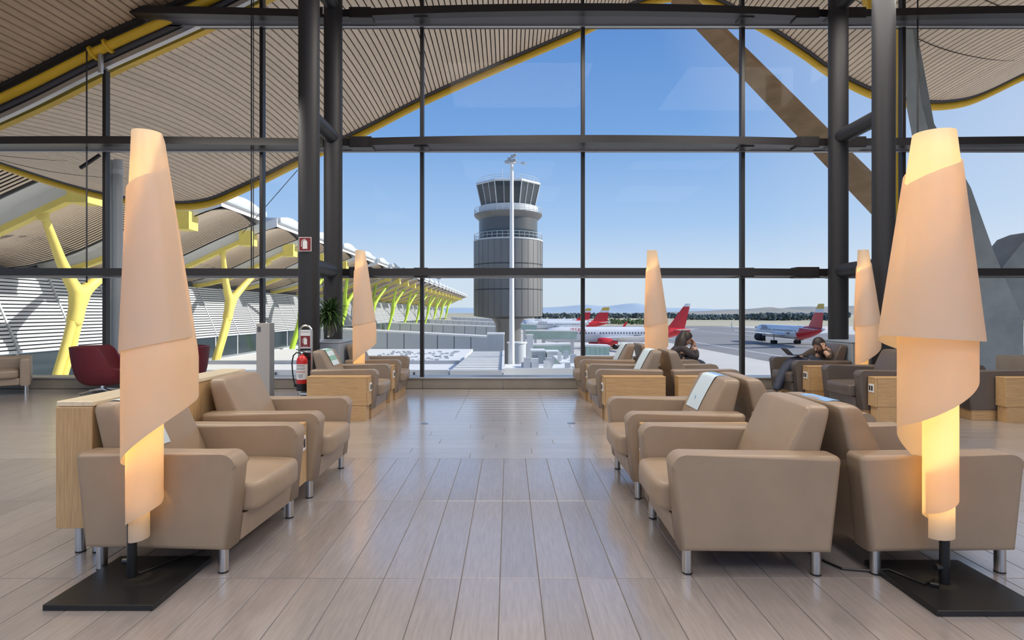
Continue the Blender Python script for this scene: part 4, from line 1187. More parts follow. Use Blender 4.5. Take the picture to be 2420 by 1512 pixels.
M['shrub'] = mat('green_shrub', (0.10, 0.15, 0.06), 0.95, var=0.4, scale=0.1)
wood('shrub_belt', [(1430, 1545, 480, 2.2, 4.6, 60)], M['shrub'], 12)['label'] = 'green clump of shrubs behind the parked aircraft'

# ------------------------------------------------------------------ pier with roof waves, yellow columns, louvred wall
EX_ = -21.5
M['soffit_slat'] = M['slat']
pier_prof = spline([(-36, 4.0), (-33, 3.9), (-30, 4.15), (-27.5, 4.75), (-25.5, 5.6), (-23.5, 6.55), (-21.5, 7.45), (-19.8, 8.1), (-18.6, 8.45)])
BAY = 9.0
NB = 26
def pier_bay_meshes():
    sl = MB(); n = 30
    for k in range(n):
        y = 0.35 + k * (BAY - 2.9) / n
        arch = lambda yy: 0.55 * math.sin(PI * min(1, max(0, yy / (BAY - 2.4))))
        rows = []
        for i in range(11):
            x = -36 + 16.2 * i / 10; z = pier_prof(x) + arch(y) - 0.0
            rows.append([(x, y, z), (x, y + 0.14, z), (x, y + 0.14, z + 0.03), (x, y, z + 0.03)])
        sl.grid(rows, close_v=True)
    slm = sl.mesh('soffit_slats', M['slat'], 0)
    bk = MB(); rows = []; rows2 = []
    for i in range(17):
        x = -36 + 16.4 * i / 16
        rows.append([(x, 0.2 + (BAY - 2.6) * j / 6, pier_prof(x) + 0.55 * math.sin(PI * j / 6) + 0.05) for j in range(7)])
    bk.grid(rows); bkm = bk.mesh('backing_panel', M['dark_void'], 40)
    rf = MB(); rows = []
    for i in range(17):
        x = -36 + 17.0 * i / 16; z = pier_prof(x)
        rows.append([(x, 0.0, z + 0.05), (x, 0.0, z + 0.75)] + [(x, BAY - 2.4 * 1.0 + 0.0 if False else 0.0 + (BAY - 2.3) * j / 6, z + 0.75 + 0.5 * math.sin(PI * j / 6)) for j in range(1, 7)] + [(x, BAY - 2.3, z + 0.05)])
    rf.grid(rows); rf.face(rows[-1]); rfm = rf.mesh('roof_shell', M['roof_white'], 40)
    bm_ = MB(); rows = []
    for i in range(17):
        x = -36 + 15.0 * i / 16; z = pier_prof(x)
        rows.append([(x, -0.20, z - 0.28), (x, 0.22, z - 0.28), (x, 0.22, z + 0.06), (x, -0.20, z + 0.06)])
    bm_.grid(rows, close_v=True, caps=True)
    bm_.box(-21.9, -20.9, -0.45, 0.65, pier_prof(-21.5) - 0.62, pier_prof(-21.5) + 0.55)
    bmm = bm_.mesh('yellow_beam', M['yellow_pale'], 40)
    g = MB(); z = pier_prof(-19.3)
    g.box(-20.2, -18.7, 0.1, BAY - 2.5, z + 0.45, z + 0.95, 0.15, 2); gm = g.mesh('eave_gutter', M['panel_grey'], 40)
    sk = MB(); rows = []
    for i in range(13):
        x = -36 + 15.4 * i / 12; z = pier_prof(x)
        rows.append([(x, -2.3, z + 0.75), (x, -1.7, z + 1.15), (x, -0.6, z + 1.15), (x, 0.0, z + 0.75)])
    sk.grid(rows); skm = sk.mesh('skylight_strip', M['white'], 0)
    return slm, bkm, rfm, bmm, gm, skm
PM = pier_bay_meshes()
pier = empty('pier_building', (0, 0, 0), 0, 'long pier building with wavy roof bays and louvred wall at the left', 'building')
for k in range(-1, NB):
    y = 28.6 + BAY * k
    bay = link('roof_bay', PM[2], pier, (0, y, 0))
    s_ = link('soffit_slats', PM[0], bay); tag(s_, kind='stuff')
    link('backing_panel', PM[1], bay); link('yellow_beam', PM[3], bay); link('eave_gutter', PM[4], bay); link('skylight_strip', PM[5], bay)
# louvred wall: leaning panels
def wall_x(z): return -28.6 - (z + 1.0) * 0.42
lv = MB(); nl = 22; zt0, zb0 = 3.9, -1.0
for i in range(nl):
    z = zb0 + (zt0 - zb0) * i / nl
    x = wall_x(z)
    lv.box(x - 0.05, x + 0.06, 0.06, 4.44, z, z + 0.15)
lvm = lv.mesh('louvre_panel', M['louvre'], 0)
mu = MB(); mu.beam((wall_x(zb0) + 0.10, 0, zb0), (wall_x(zt0) + 0.10, 0, zt0), 0.12, 0.12, up=(1, 0, 0)); mum = mu.mesh('wall_mullion', M['panel_grey'], 0)
bkw = MB(); bkw.face([(wall_x(zb0) - 0.12, 10, zb0), (wall_x(zb0) - 0.12, 260, zb0), (wall_x(4.3) - 0.12, 260, 4.3), (wall_x(4.3) - 0.12, 10, 4.3)]); bkw.build('louvre_backing', M['gutter'], pier, 0)
for k in range(54):
    y = 19.6 + 4.5 * k
    link('louvre_panel', lvm, pier, (0, y, 0)); link('wall_mullion', mum, pier, (0, y, 0))
b = MB(); b.box(-40, -28.75, 10, 262, -3.0, -1.05); b.build('lower_glazing', M['dark_glass'], pier, 0)
for k in range(54):
    b = MB(); b.box(-28.78, -28.68, 19.6 + 4.5 * k, 19.75 + 4.5 * k, -3.0, -1.05); b.build('glazing_post', M['rail'], pier, 0)
b = MB(); b.box(-40, -27.6, 10, 262, ZG, -3.0); b.build('base_storey', M['panel_grey'], pier, 0)
b = MB(); b.box(-42, -31.2, 10, 262, 3.9, 4.6); b.build('wall_head', M['dark_glass'], pier, 0)
# yellow tree columns of the pier
def y_column_meshes():
    b = MB()
    for s in (-1, 1):
        b.tube([(-2.9, s * 0.24, ZG), (-0.55, s * 0.24, -0.35), (-0.25, s * 0.20, 0.9)], [0.24, 0.24, 0.26], 12)
    st = b
    b2 = None
    b3 = MB()
    for s in (-1, 1):
        b3.lathe([(0.18, 0), (0.26, 0.18), (0.22, 0.45), (0.12, 0.62)], 12, (1.52, s * 4.42, 6.0))
    return st, b2, b3
for k in range(12):
    col = (M['yellow'], M['yellow_pale'], M['lime'])[0 if k < 2 else (1 if k < 3 else 2)] if False else None
    m_ = M['yellow_pale'] if k < 2 else M['lime']
    yk = 33.1 + 18.0 * k
    a_, c_, d_ = y_column_meshes()
    lab = ['bright yellow forked column of the pier, nearest and leftmost', 'yellow forked column of the pier, right of the near left floor lamp', 'lime green forked column of the pier beside the extinguisher sign'][k] if k < 3 else 'lime green forked column in the receding row along the pier'
    o = empty('tree_column', (-25.0, yk, 0), 0, lab, 'column', 'forked columns along the pier' if k >= 3 else None)
    a_.build('stem', m_, o); 
    if k == 0:
        fork0 = skin('fork', [(-0.34, 0, 0.55, 0.42), (-0.12, 0, 1.6, 0.50), (0.02, 0, 2.35, 0.50)] + [(x_, s * y_, z_, r_) for s in (-1, 1) for x_, y_, z_, r_ in ((0.12, 0.75, 3.0, 0.36), (0.55, 2.1, 4.25, 0.28), (1.5, 4.35, 6.25, 0.19))],
                     [(0, 1), (1, 2), (2, 3), (3, 4), (4, 5), (2, 6), (6, 7), (7, 8)], m_, o, 2)
    else:
        f_ = fork0.data.copy(); f_.materials.clear(); f_.materials.append(m_); link('fork', f_, o)
    d_.build('head_joint', m_, o)

# lower roofs and terraces between the lounge and the pier
o = empty('terrace_roof', (0, 0, 0), 0, 'low flat white terrace roof with pale parapet walls below the left windows', 'roof')
b = MB(); b.box(-24.5, -3.9, 36, 62, ZG, -2.62); b.build('storey', M['white'], o, 0)
b = MB(); b.box(-24.6, -3.8, 35.8, 36.3, -2.62, -2.25); b.build('parapet', M['white'], o, 0)
b = MB(); b.box(-24.6, -3.8, 44.0, 44.2, -2.62, -2.35); b.build('parapet', M['rail'], o, 0)
b = MB()
for k in range(7): b.box(-23.4 + 2.9 * k, -23.3 + 2.9 * k, 35.7, 35.82, -5, -2.4)
tag(b.build('seam_line', M['seam'], o, 0), kind='stuff')
rnd = random.Random(5); b = MB()
for k in range(90):
    x, y = rnd.uniform(-12, -5), rnd.uniform(47, 58); s = rnd.uniform(0.05, 0.13); b.box(x - s * 1.6, x + s * 1.6, y - s, y + s, -2.62, -2.62 + s)
tag(b.build('paving_pads', M['rail'], o, 0), kind='stuff')
o = empty('seamed_roof', (0, 0, 0), 0, 'white standing seam roof below the control tower with pale fascia', 'roof')
Zr = H - 3.5
b = MB(); b.prism([(-3.5, 34), (-0.40, 34), (-0.55, 50.5), (-3.16, 50.5)], 'z', Zr - 0.12, Zr); b.build('roof_plate', M['roof_white'], o, 0)
for k in range(11):
    y = 34.3 + 1.6 * k
    b = MB(); b.box(-3.5 + 0.02 * (y - 34), -0.45, y - 0.04, y + 0.04, Zr, Zr + 0.06); b.build('seam', M['white'], o, 0)
b = MB(); b.box(-3.5, -0.4, 33.9, 34.02, Zr - 0.42, Zr + 0.03); b.build('fascia', M['white'], o, 0)
b = MB(); b.prism([(-0.42, 34), (-0.25, 34), (-0.36, 50.5), (-0.55, 50.5)], 'z', Zr - 0.1, Zr + 0.12); b.build('verge', M['white'], o, 0)
b = MB(); b.prism([(-3.4, 34.1), (-0.5, 34.1), (-0.7, 50), (-3.1, 50)], 'z', ZG, Zr - 0.12); b.build('walls', M['panel_grey'], o, 0)

# boarding bridges
def bridge(name, p0, p1, h, w, n, mats, label, group, roof=True):
    p0, p1 = Vector(p0), Vector(p1)
    o = empty(name, (p0.x, p0.y, ZG), 0, label, 'boarding bridge', group)
    off = Vector((p0.x, p0.y, ZG)); d = p1 - p0
    for k in range(n):
        a, c = p0 + d * ((k + 0.02) / n) - off, p0 + d * ((k + 0.98) / n) - off
        b = MB(); b.prism([(a.x, a.z - h), (c.x, c.z - h), (c.x, c.z), (a.x, a.z)], 'y', a.y - w / 2 - 0.06, a.y - w / 2); b.build('panel', mats[0], o, 0)
    a, c = p0 - off, p1 - off
    b = MB(); b.prism([(a.x, a.z - h), (c.x, c.z - h), (c.x, c.z), (a.x, a.z)], 'y', a.y - w / 2 + 0.02, a.y + w / 2); b.build('tube_core', M['seam'], o, 0)
    b = MB(); b.prism([(a.x - .1, a.z), (c.x + .1, c.z), (c.x + .1, c.z + 0.22), (a.x - .1, a.z + 0.22)], 'y', a.y - w / 2 - 0.15, a.y + w / 2 + 0.15); b.build('roof', mats[1], o, 0)
    b = MB(); b.prism([(a.x - .1, a.z - h - 0.18), (c.x + .1, c.z - h - 0.18), (c.x + .1, c.z - h), (a.x - .1, a.z - h)], 'y', a.y - w / 2 - 0.12, a.y + w / 2 + 0.1); b.build('floor_edge', M['rail'], o, 0)
    for t in (0.35, 0.92):
        q = a + (c - a) * t
        b = MB(); b.box(q.x - 0.35, q.x + 0.35, q.y - 0.35, q.y + 0.35, 0, q.z - h); b.build('support_leg', M['rail'], o, 0)
    return o
BG = 'panelled boarding bridges from the pier'
def bz(py, Y): return H - (py - VY) * Y / F
bridge('boarding_bridge', (-26, 80, bz(776.5, 80)), (-2.9, 80, bz(797, 80)), 2.25, 3, 10, (M['panel_grey'], M['white']), 'nearest grey panelled boarding bridge, left of the control tower', BG)
bridge('boarding_bridge', (-27, 130, bz(763.5, 130)), (-2.6, 130, bz(773, 130)), 2.3, 3, 10, (M['panel_grey'], M['white']), 'second grey panelled boarding bridge, behind the nearest one', BG)
bridge('boarding_bridge', (-27, 195, bz(755, 195)), (-2.7, 195, bz(762.5, 195)), 1.9, 3, 12, (M['panel_grey'], M['white']), 'distant grey boarding bridge at the foot of the tower, third from the front', BG)
bridge('boarding_bridge', (-27, 270, bz(749.5, 270)), (-3.0, 270, bz(754.5, 270)), 1.6, 3, 12, (M['panel_grey'], M['white']), 'farthest grey boarding bridge, a thin band behind the others', BG)
GG = 'green glazed boarding bridges right of the mast'
bridge('boarding_bridge', (2.3, 82, bz(816.5, 82)), (8.75, 82, bz(814, 82)), 1.65, 3, 24, (M['green_glass'], M['white']), 'nearest green glazed boarding bridge right of the lamp mast', GG)
bridge('boarding_bridge', (3.6, 118, bz(782, 118)), (14.0, 118, bz(783, 118)), 1.5, 3, 26, (M['green_glass'], M['white']), 'green glazed boarding bridge reaching towards the nose of the red tailed aircraft', GG)
bridge('boarding_bridge', (2.6, 165, bz(766, 165)), (8.2, 165, bz(768, 165)), 1.35, 3, 14, (M['green_glass'], M['white']), 'distant white framed boarding bridge right of the tower foot', GG)
o = bridge('boarding_bridge', (9.3, 70, bz(817, 70)), (12.2, 70, bz(819, 70)), 1.4, 2.4, 5, (M['green_glass'], M['white']), 'short glazed bridge head at the window mullion left of the far armchairs', GG)

# plant rooms, rotunda and stair blocks between the bridges
def block(name, x0, x1, y0, y1, z1, m, label, capm=None, cat='building'):
    o = empty(name, ((x0 + x1) / 2, (y0 + y1) / 2, ZG), 0, label, cat)
    hx, hy = (x1 - x0) / 2, (y1 - y0) / 2
    b = MB(); b.box(-hx, hx, -hy, hy, 0, z1 - ZG - 0.15); b.build('walls', m, o, 0)
    b = MB(); b.box(-hx - 0.06, hx + 0.06, -hy - 0.06, hy + 0.06, z1 - ZG - 0.15, z1 - ZG); b.build('roof', capm or M['white'], o, 0)
    return o
o = block('lift_tower', (1151 - VX) * 66 / F, (1191 - VX) * 66 / F, 66, 70, bz(788, 66), M['panel_grey'], 'light grey boxy lift tower left of the lamp mast with white roof')
for k in range(5):
    b = MB(); b.box(-0.98 + 0.4 * k, -0.96 + 0.4 * k, -2.02, -2.0, 0, 7.0); b.build('panel_joint', M['rail'], o, 0)
o = block('white_container', (1293.5 - VX) * 58 / F, (1322 - VX) * 58 / F, 58.5, 61, bz(831, 58), M['white'], 'plain white box on the bridge roofs right of the mast')
o = block('white_container', (1245 - VX) * 76 / F, (1260 - VX) * 76 / F, 76, 78, bz(791, 76), M['white'], 'small white box above the round bridge tower')
o = block('stair_cabin', (1257 - VX) * 58 / F, (1289 - VX) * 58 / F, 58, 61, bz(828, 58), M['panel_grey'], 'grey sloping bridge cabin left of the white box')
b = MB(); b.prism([(-0.66, 3.4), (0.0, 3.4), (0.0, 4.9), (-0.15, 5.4), (-0.62, 5.4)], 'y', -2.2, -1.48); b.build('hood', M['plane_grey'], o, 0)
b = MB(); b.box(-0.60, -0.10, -2.22, -2.19, 4.35, 5.0); b.build('cabin_window', M['dark_glass'], o, 0)
o = empty('round_bridge_tower', ((1222 - VX) * 62 / F, 63, ZG), 0, 'round light grey bridge tower behind the lamp mast', 'building')
b = MB(); b.lathe([(0.85, 0), (0.85, 4.0), (1.0, 4.0), (1.0, bz(812, 62) - ZG)], 24); b.build('drum', M['panel_grey'], o)
b = MB(); b.lathe([(1.12, bz(812, 62) - ZG), (1.12, bz(809, 62) - ZG)], 24); b.build('roof', M['white'], o)
o = empty('lower_deck', (0, 0, 0), 0, 'low pale roof deck with rails in front of the lamp mast foot', 'roof')
b = MB(); b.box(-0.3, 4.6, 40, 44.5, ZG, bz(874, 40)); b.build('storey', M['white'], o, 0)
b = MB(); b.box(-0.35, 4.7, 39.9, 40.05, bz(874, 40), bz(870, 40)); b.build('parapet', M['white'], o, 0)
b = MB(); b.box(4.6, 16.0, 46, 57.5, ZG, bz(868, 46)); b.build('storey', M['green_glass'], o, 0)
b = MB(); b.box(4.5, 16.1, 45.9, 57.6, bz(868, 46), bz(865, 46)); b.build('roof_plate', M['white'], o, 0)
deck = o
rnd = random.Random(9)
SG = 'small service units on the lower roof decks'
for k in range(14):
    x = rnd.uniform(1.2, 8.5); y = rnd.uniform(41, 44) if x < 4.4 else rnd.uniform(48, 56)
    s = rnd.uniform(0.14, 0.32); zz = bz(874, 40) if x < 4.4 else bz(865, 46)
    b = MB(); b.box(-s, s, -s, s, 0, rnd.uniform(0.3, 0.8)); u = b.build('service_unit', [M['white'], M['rail'], M['panel_grey']][k % 3], deck, 0, (x, y, zz))

# ------------------------------------------------------------------ control tower
M['tower_dk'] = mat('tower_dark_band', (0.085, 0.09, 0.095), 0.3, spec=0.6)
T = 100.0; tm = T / F
o = empty('control_tower', ((1201 - VX) * tm, T, 0), 0, 'grey round airport control tower with glazed octagonal cab', 'control tower')
def tz(py): return H - (py - VY) * tm
b = MB(); b.lathe([(2.25, ZG), (2.25, tz(765)), (2.9, tz(752))], 40); b.build('shaft', M['tower'], o)
ringz = [745, 687, 684, 629, 626, 574]
for a_, c_ in ((747, 687), (684.5, 629), (626.5, 572)):
    b = MB(); b.lathe([(6.03, tz(a_)), (6.03, tz(c_))], 64); b.build('drum_ring', M['tower'], o)
b = MB(); b.lathe([(2.8, tz(753)), (5.97, tz(747)), (5.97, tz(573))], 48); b.build('drum_core', M['seam'], o)
b = MB()
for k in range(32):
    a = 2 * PI * k / 32
    b.beam((6.04 * math.cos(a), 6.04 * math.sin(a), tz(746)), (6.04 * math.cos(a), 6.04 * math.sin(a), tz(573)), 0.04, 0.04, up=(math.cos(a), math.sin(a), 0))
tag(b.build('cladding_joints', M['gutter'], o, 0), kind='stuff')
b = MB(); b.lathe([(6.1, tz(573)), (6.1, tz(570))], 48); b.build('lower_deck_edge', M['rail'], o)
def railing(r, z0, z1, n, name):
    b = MB()
    for z in (z0 + (z1 - z0) * t for t in (0.5, 1.0)):
        b.tube([(r * math.cos(2 * PI * k / 48), r * math.sin(2 * PI * k / 48), z) for k in range(49)], 0.035, 5, caps=False)
    for k in range(n):
        a = 2 * PI * k / n; b.tube([(r * math.cos(a), r * math.sin(a), z0), (r * math.cos(a), r * math.sin(a), z1)], 0.03, 5)
    tag(b.build(name, M['rail'], o), kind='stuff')
railing(6.0, tz(570), tz(556), 40, 'lower_railing')
b = MB(); b.lathe([(5.15, tz(571)), (5.15, tz(507))], 48); b.build('neck', M['tower_dk'], o)
b = MB(); b.lathe([(5.2, tz(566)), (5.2, tz(549))], 48); b.build('neck_window_band', M['dark_glass'], o)
b = MB(); b.lathe([(5.15, tz(522)), (5.9, tz(513)), (6.0, tz(509)), (5.3, tz(508))], 48); b.build('upper_deck', M['tower'], o)
railing(5.95, tz(509), tz(496), 40, 'upper_railing')
b = MB(); b.lathe([(5.2, tz(508)), (5.2, tz(492))], 48); b.build('parapet_band', M['tower_lt'], o)
NS = 8
def oct(r, k, sub=0.0):
    a0, a1 = PI / 8 + 2 * PI * k / NS - PI / 2, PI / 8 + 2 * PI * (k + 1) / NS - PI / 2
    p = Vector((math.cos(a0), math.sin(a0), 0)) * r; q = Vector((math.cos(a1), math.sin(a1), 0)) * r
    return p + (q - p) * sub
z0, z1, r0, r1 = tz(493), tz(444), 4.95, 5.85
for k in range(NS):
    for j in range(3):
        u0, u1 = j / 3 + 0.012, (j + 1) / 3 - 0.012
        pts = [oct(r0, k, u0), oct(r0, k, u1), oct(r1, k, u1), oct(r1, k, u0)]
        zs = (z0, z0, z1, z1)
        b = MB(); A = [(p.x, p.y, z) for p, z in zip(pts, zs)]; B = [(p.x * 0.985, p.y * 0.985, z) for p, z in zip(pts, zs)]
        b.grid([A, B], close_v=True, caps=True); b.build('cab_pane', M['dark_glass'], o, 0)
        p, q = oct(r0 + 0.05, k, j / 3), oct(r1 + 0.05, k, j / 3)
        b = MB(); b.beam((p.x, p.y, z0), (q.x, q.y, z1), 0.14 if j == 0 else 0.08, 0.12, up=(p.x, p.y, 0)); b.build('cab_mullion', M['tower_lt'], o, 0)
b = MB(); b.grid([[(oct(4.8, k).x, oct(4.8, k).y, z0) for k in range(NS)], [(oct(5.6, k).x, oct(5.6, k).y, z1) for k in range(NS)]], close_v=True, caps=True); b.build('cab_core', M['seam'], o, 0)
b = MB(); b.grid([[(oct(r, k).x, oct(r, k).y, z) for k in range(NS)] for r, z in ((5.9, z1), (6.0, z1 + 0.15), (5.9, z1 + 0.4))], close_v=True, caps=True); b.build('cab_roof', M['tower_lt'], o, 0)
railing(5.3, z1 + 0.4, z1 + 1.2, 28, 'roof_railing')
for x, y, h_ in ((-1.0, -2, 2.6), (2.2, -1, 1.9), (-2.6, 1, 1.5), (-3.8, -1, 1.3), (3.4, 1, 1.2)):
    b = MB(); b.tube([(x, y, z1 + 0.3), (x, y, z1 + 0.3 + h_)], 0.05, 6); b.build('antenna', M['rail'], o)

# floodlight mast
o = empty('floodlight_mast', ((1209.5 - VX) * 45 / F, 45, 0), 0, 'tall tapering white floodlight mast in front of the control tower', 'mast')
def mz(py): return H - (py - VY) * 45 / F
b = MB(); b.lathe([(0.235, ZG), (0.215, mz(880)), (0.135, mz(385))], 18); b.build('pole', M['white'], o)
b = MB(); b.lathe([(0.30, mz(386)), (0.30, mz(384))], 14); b.build('collar', M['rail'], o)
for dx, dz, s in ((-0.40, 0.0, .17), (-0.18, 0.25, .16), (0.08, 0.45, .17), (0.26, 0.55, .13), (-0.05, 0.12, .15), (0.2, 0.15, .15)):
    b = MB(); b.box(dx - s, dx + s, -0.28, 0.0, mz(384) + dz - s * 0.6, mz(384) + dz + s * 0.6, 0.03, 1); b.build('floodlight', M['plane_grey'], o)
b = MB(); b.tube([(0, 0, mz(381)), (1.25, 0, mz(387))], 0.035, 6); b.build('cross_arm', M['rail'], o)
b = MB(); b.box(0.75, 1.0, -0.1, 0.05, mz(387) - 0.05, mz(383)); b.build('camera_box', M['rail'], o)
# slim lamp mast beyond the pier
o = empty('floodlight_mast', ((1037 - VX) * 275 / F, 275, 0), 0, 'thin distant lamp mast above the end of the pier roof', 'mast')
b = MB(); b.lathe([(0.3, ZG), (0.2, H - (657 - VY) * 275 / F)], 8); b.build('pole', M['plane_grey'], o)
zz = H - (657 - VY) * 275 / F
b = MB(); b.box(-1.1, 1.1, -0.4, 0.4, zz - 0.45, zz + 0.25); b.build('lamp_ring', M['plane_grey'], o)

# ------------------------------------------------------------------ grey forked pylon with ochre arms at the right
PY = 16.0
o = empty('forked_pylon', (0, 0, 0), 0, 'large grey concrete forked pylon outside the right windows with long ochre strut', 'pylon')
def q(px, py, Y=PY): p = P(px, py, Y); return p
b = MB()
pr = []
for (xl, xr, py, dy) in ((2288, 2381, 1010, 0.50), (2288, 2381, 800, 0.50), (2282, 2381, 752, 0.50)):
    pr.append([(q(xl, py).x, PY - dy, q(xl, py).z), (q(xr, py).x, PY - dy, q(xr, py).z), (q(xr, py).x, PY + dy, q(xr, py).z), (q(xl, py).x, PY + dy, q(xl, py).z)])
ext = [[(x, y, ZG) for x, y, z in pr[0]]]
b.grid(ext + pr, close_v=True, caps=True)
b.build('stem', M['concrete_grey'], o, 30)
def limb(secs, name, m):
    b = MB(); rows = []
    for (xl, yl, xr, yr, Y, d) in secs:
        a, c = P(xl, yl, Y), P(xr, yr, Y)
        rows.append([(a.x, Y - d, a.z), (c.x, Y - d, c.z), (c.x, Y + d, c.z), (a.x, Y + d, a.z)])
    b.grid(rows, close_v=True, caps=True); return b.build(name, m, o, 30)
limb([(2289, 800, 2380.5, 800, PY, .505), (2281, 760, 2381, 752, PY, .505), (2300, 690, 2400, 715, PY, .5), (2338, 628, 2440, 640, PY, .5), (2392, 562, 2480, 585, PY, .5), (2420, 550, 2500, 556, PY, .45)], 'right_limb', M['concrete_grey'])
limb([(2290, 800, 2379, 800, PY, .49), (2281, 760, 2381, 752, PY, .49), (2268, 690, 2352, 690, PY - .3, .48), (2240, 560, 2318, 640 - 40, PY - .6, .42), (2205, 450, 2268, 450, PY - 1.0, .36), (2160, 250, 2190, 300, PY - 1.8, .25), (2144, 60, 2152, 60, PY - 2.4, .16)], 'left_limb', M['concrete_grey'])
b = MB(); p0, p1 = P(2290, 690, PY), P(1606, -8, 19.6)
b.beam(p0, p1, 0.55, (0.72, 0.50), up=(0, -0.4, 1)); tag(b.build('strut', M['ochre'], o, 0), label='ochre painted strut')
b = MB(); d_ = (p1 - p0).normalized(); b.beam(p0 + Vector((-0.12, -0.30, 0.05)), p1 + Vector((-0.06, -0.28, 0.02)), 0.03, 0.04); b.build('strut_rib', M['yellow'], o, 0)
p2 = P(2428, 553, PY); p3 = P(2560, 330, 18)
p4 = P(2128, 560, 15.2); p5 = P(2050, -40, 17.5)
b = MB(); b.beam(P(2118, 520, 13.5), P(2128, 40, 13.5), 0.14, 0.14, up=(0, 1, 0)); b.build('brace', M['yellow'], o, 0)
b = MB(); b.beam(P(2056, 24, 15), P(2043, -60, 15), 0.2, 0.2, up=(0, 1, 0)); b.build('brace', M['yellow'], o, 0)
# outdoor pipes left and window details
for px, r, l in ((260, 0.055, 'thin grey downpipe outside behind the leftmost mullion'), (279, 0.085, 'thicker grey downpipe outside beside the thin one')):
    Y = 11.6
    o = empty('downpipe', ((px - VX) * Y / F, Y, 0), 0, l, 'pipe', 'outdoor pipes')
    top = H - (378 - VY) * Y / F
    b = MB(); b.lathe([(r, ZG), (r, top)], 16); b.build('tube', M['plane_grey'], o)
    b = MB(); b.lathe([(r * 1.12, top - 0.3), (r * 1.12, top - 0.2)], 16); b.build('collar', M['rail'], o)
b = MB(); b.beam(P(190, 397, 10.9), P(236, 366, 10.9), 0.05, 0.05); b.build('actuator_rod', M['frame'], bpy.data.objects['window_2'])
b = MB(); p = P(375, 82, 10.95); b.prism([(p.x - 0.12, p.z), (p.x + 0.10, p.z + 0.04), (p.x - 0.10, p.z - 0.30)], 'y', 10.92, 10.96); b.build('bracket_plate', M['gutter'], head_trim, 0)
b = MB(); b.tube([P(572, 552, 26), P(703, 402, 20)], 0.015, 5); tag(b.build('stay_cable', M['seam']), 'thin stay cable from the pier roof up to the canopy edge', 'cable')

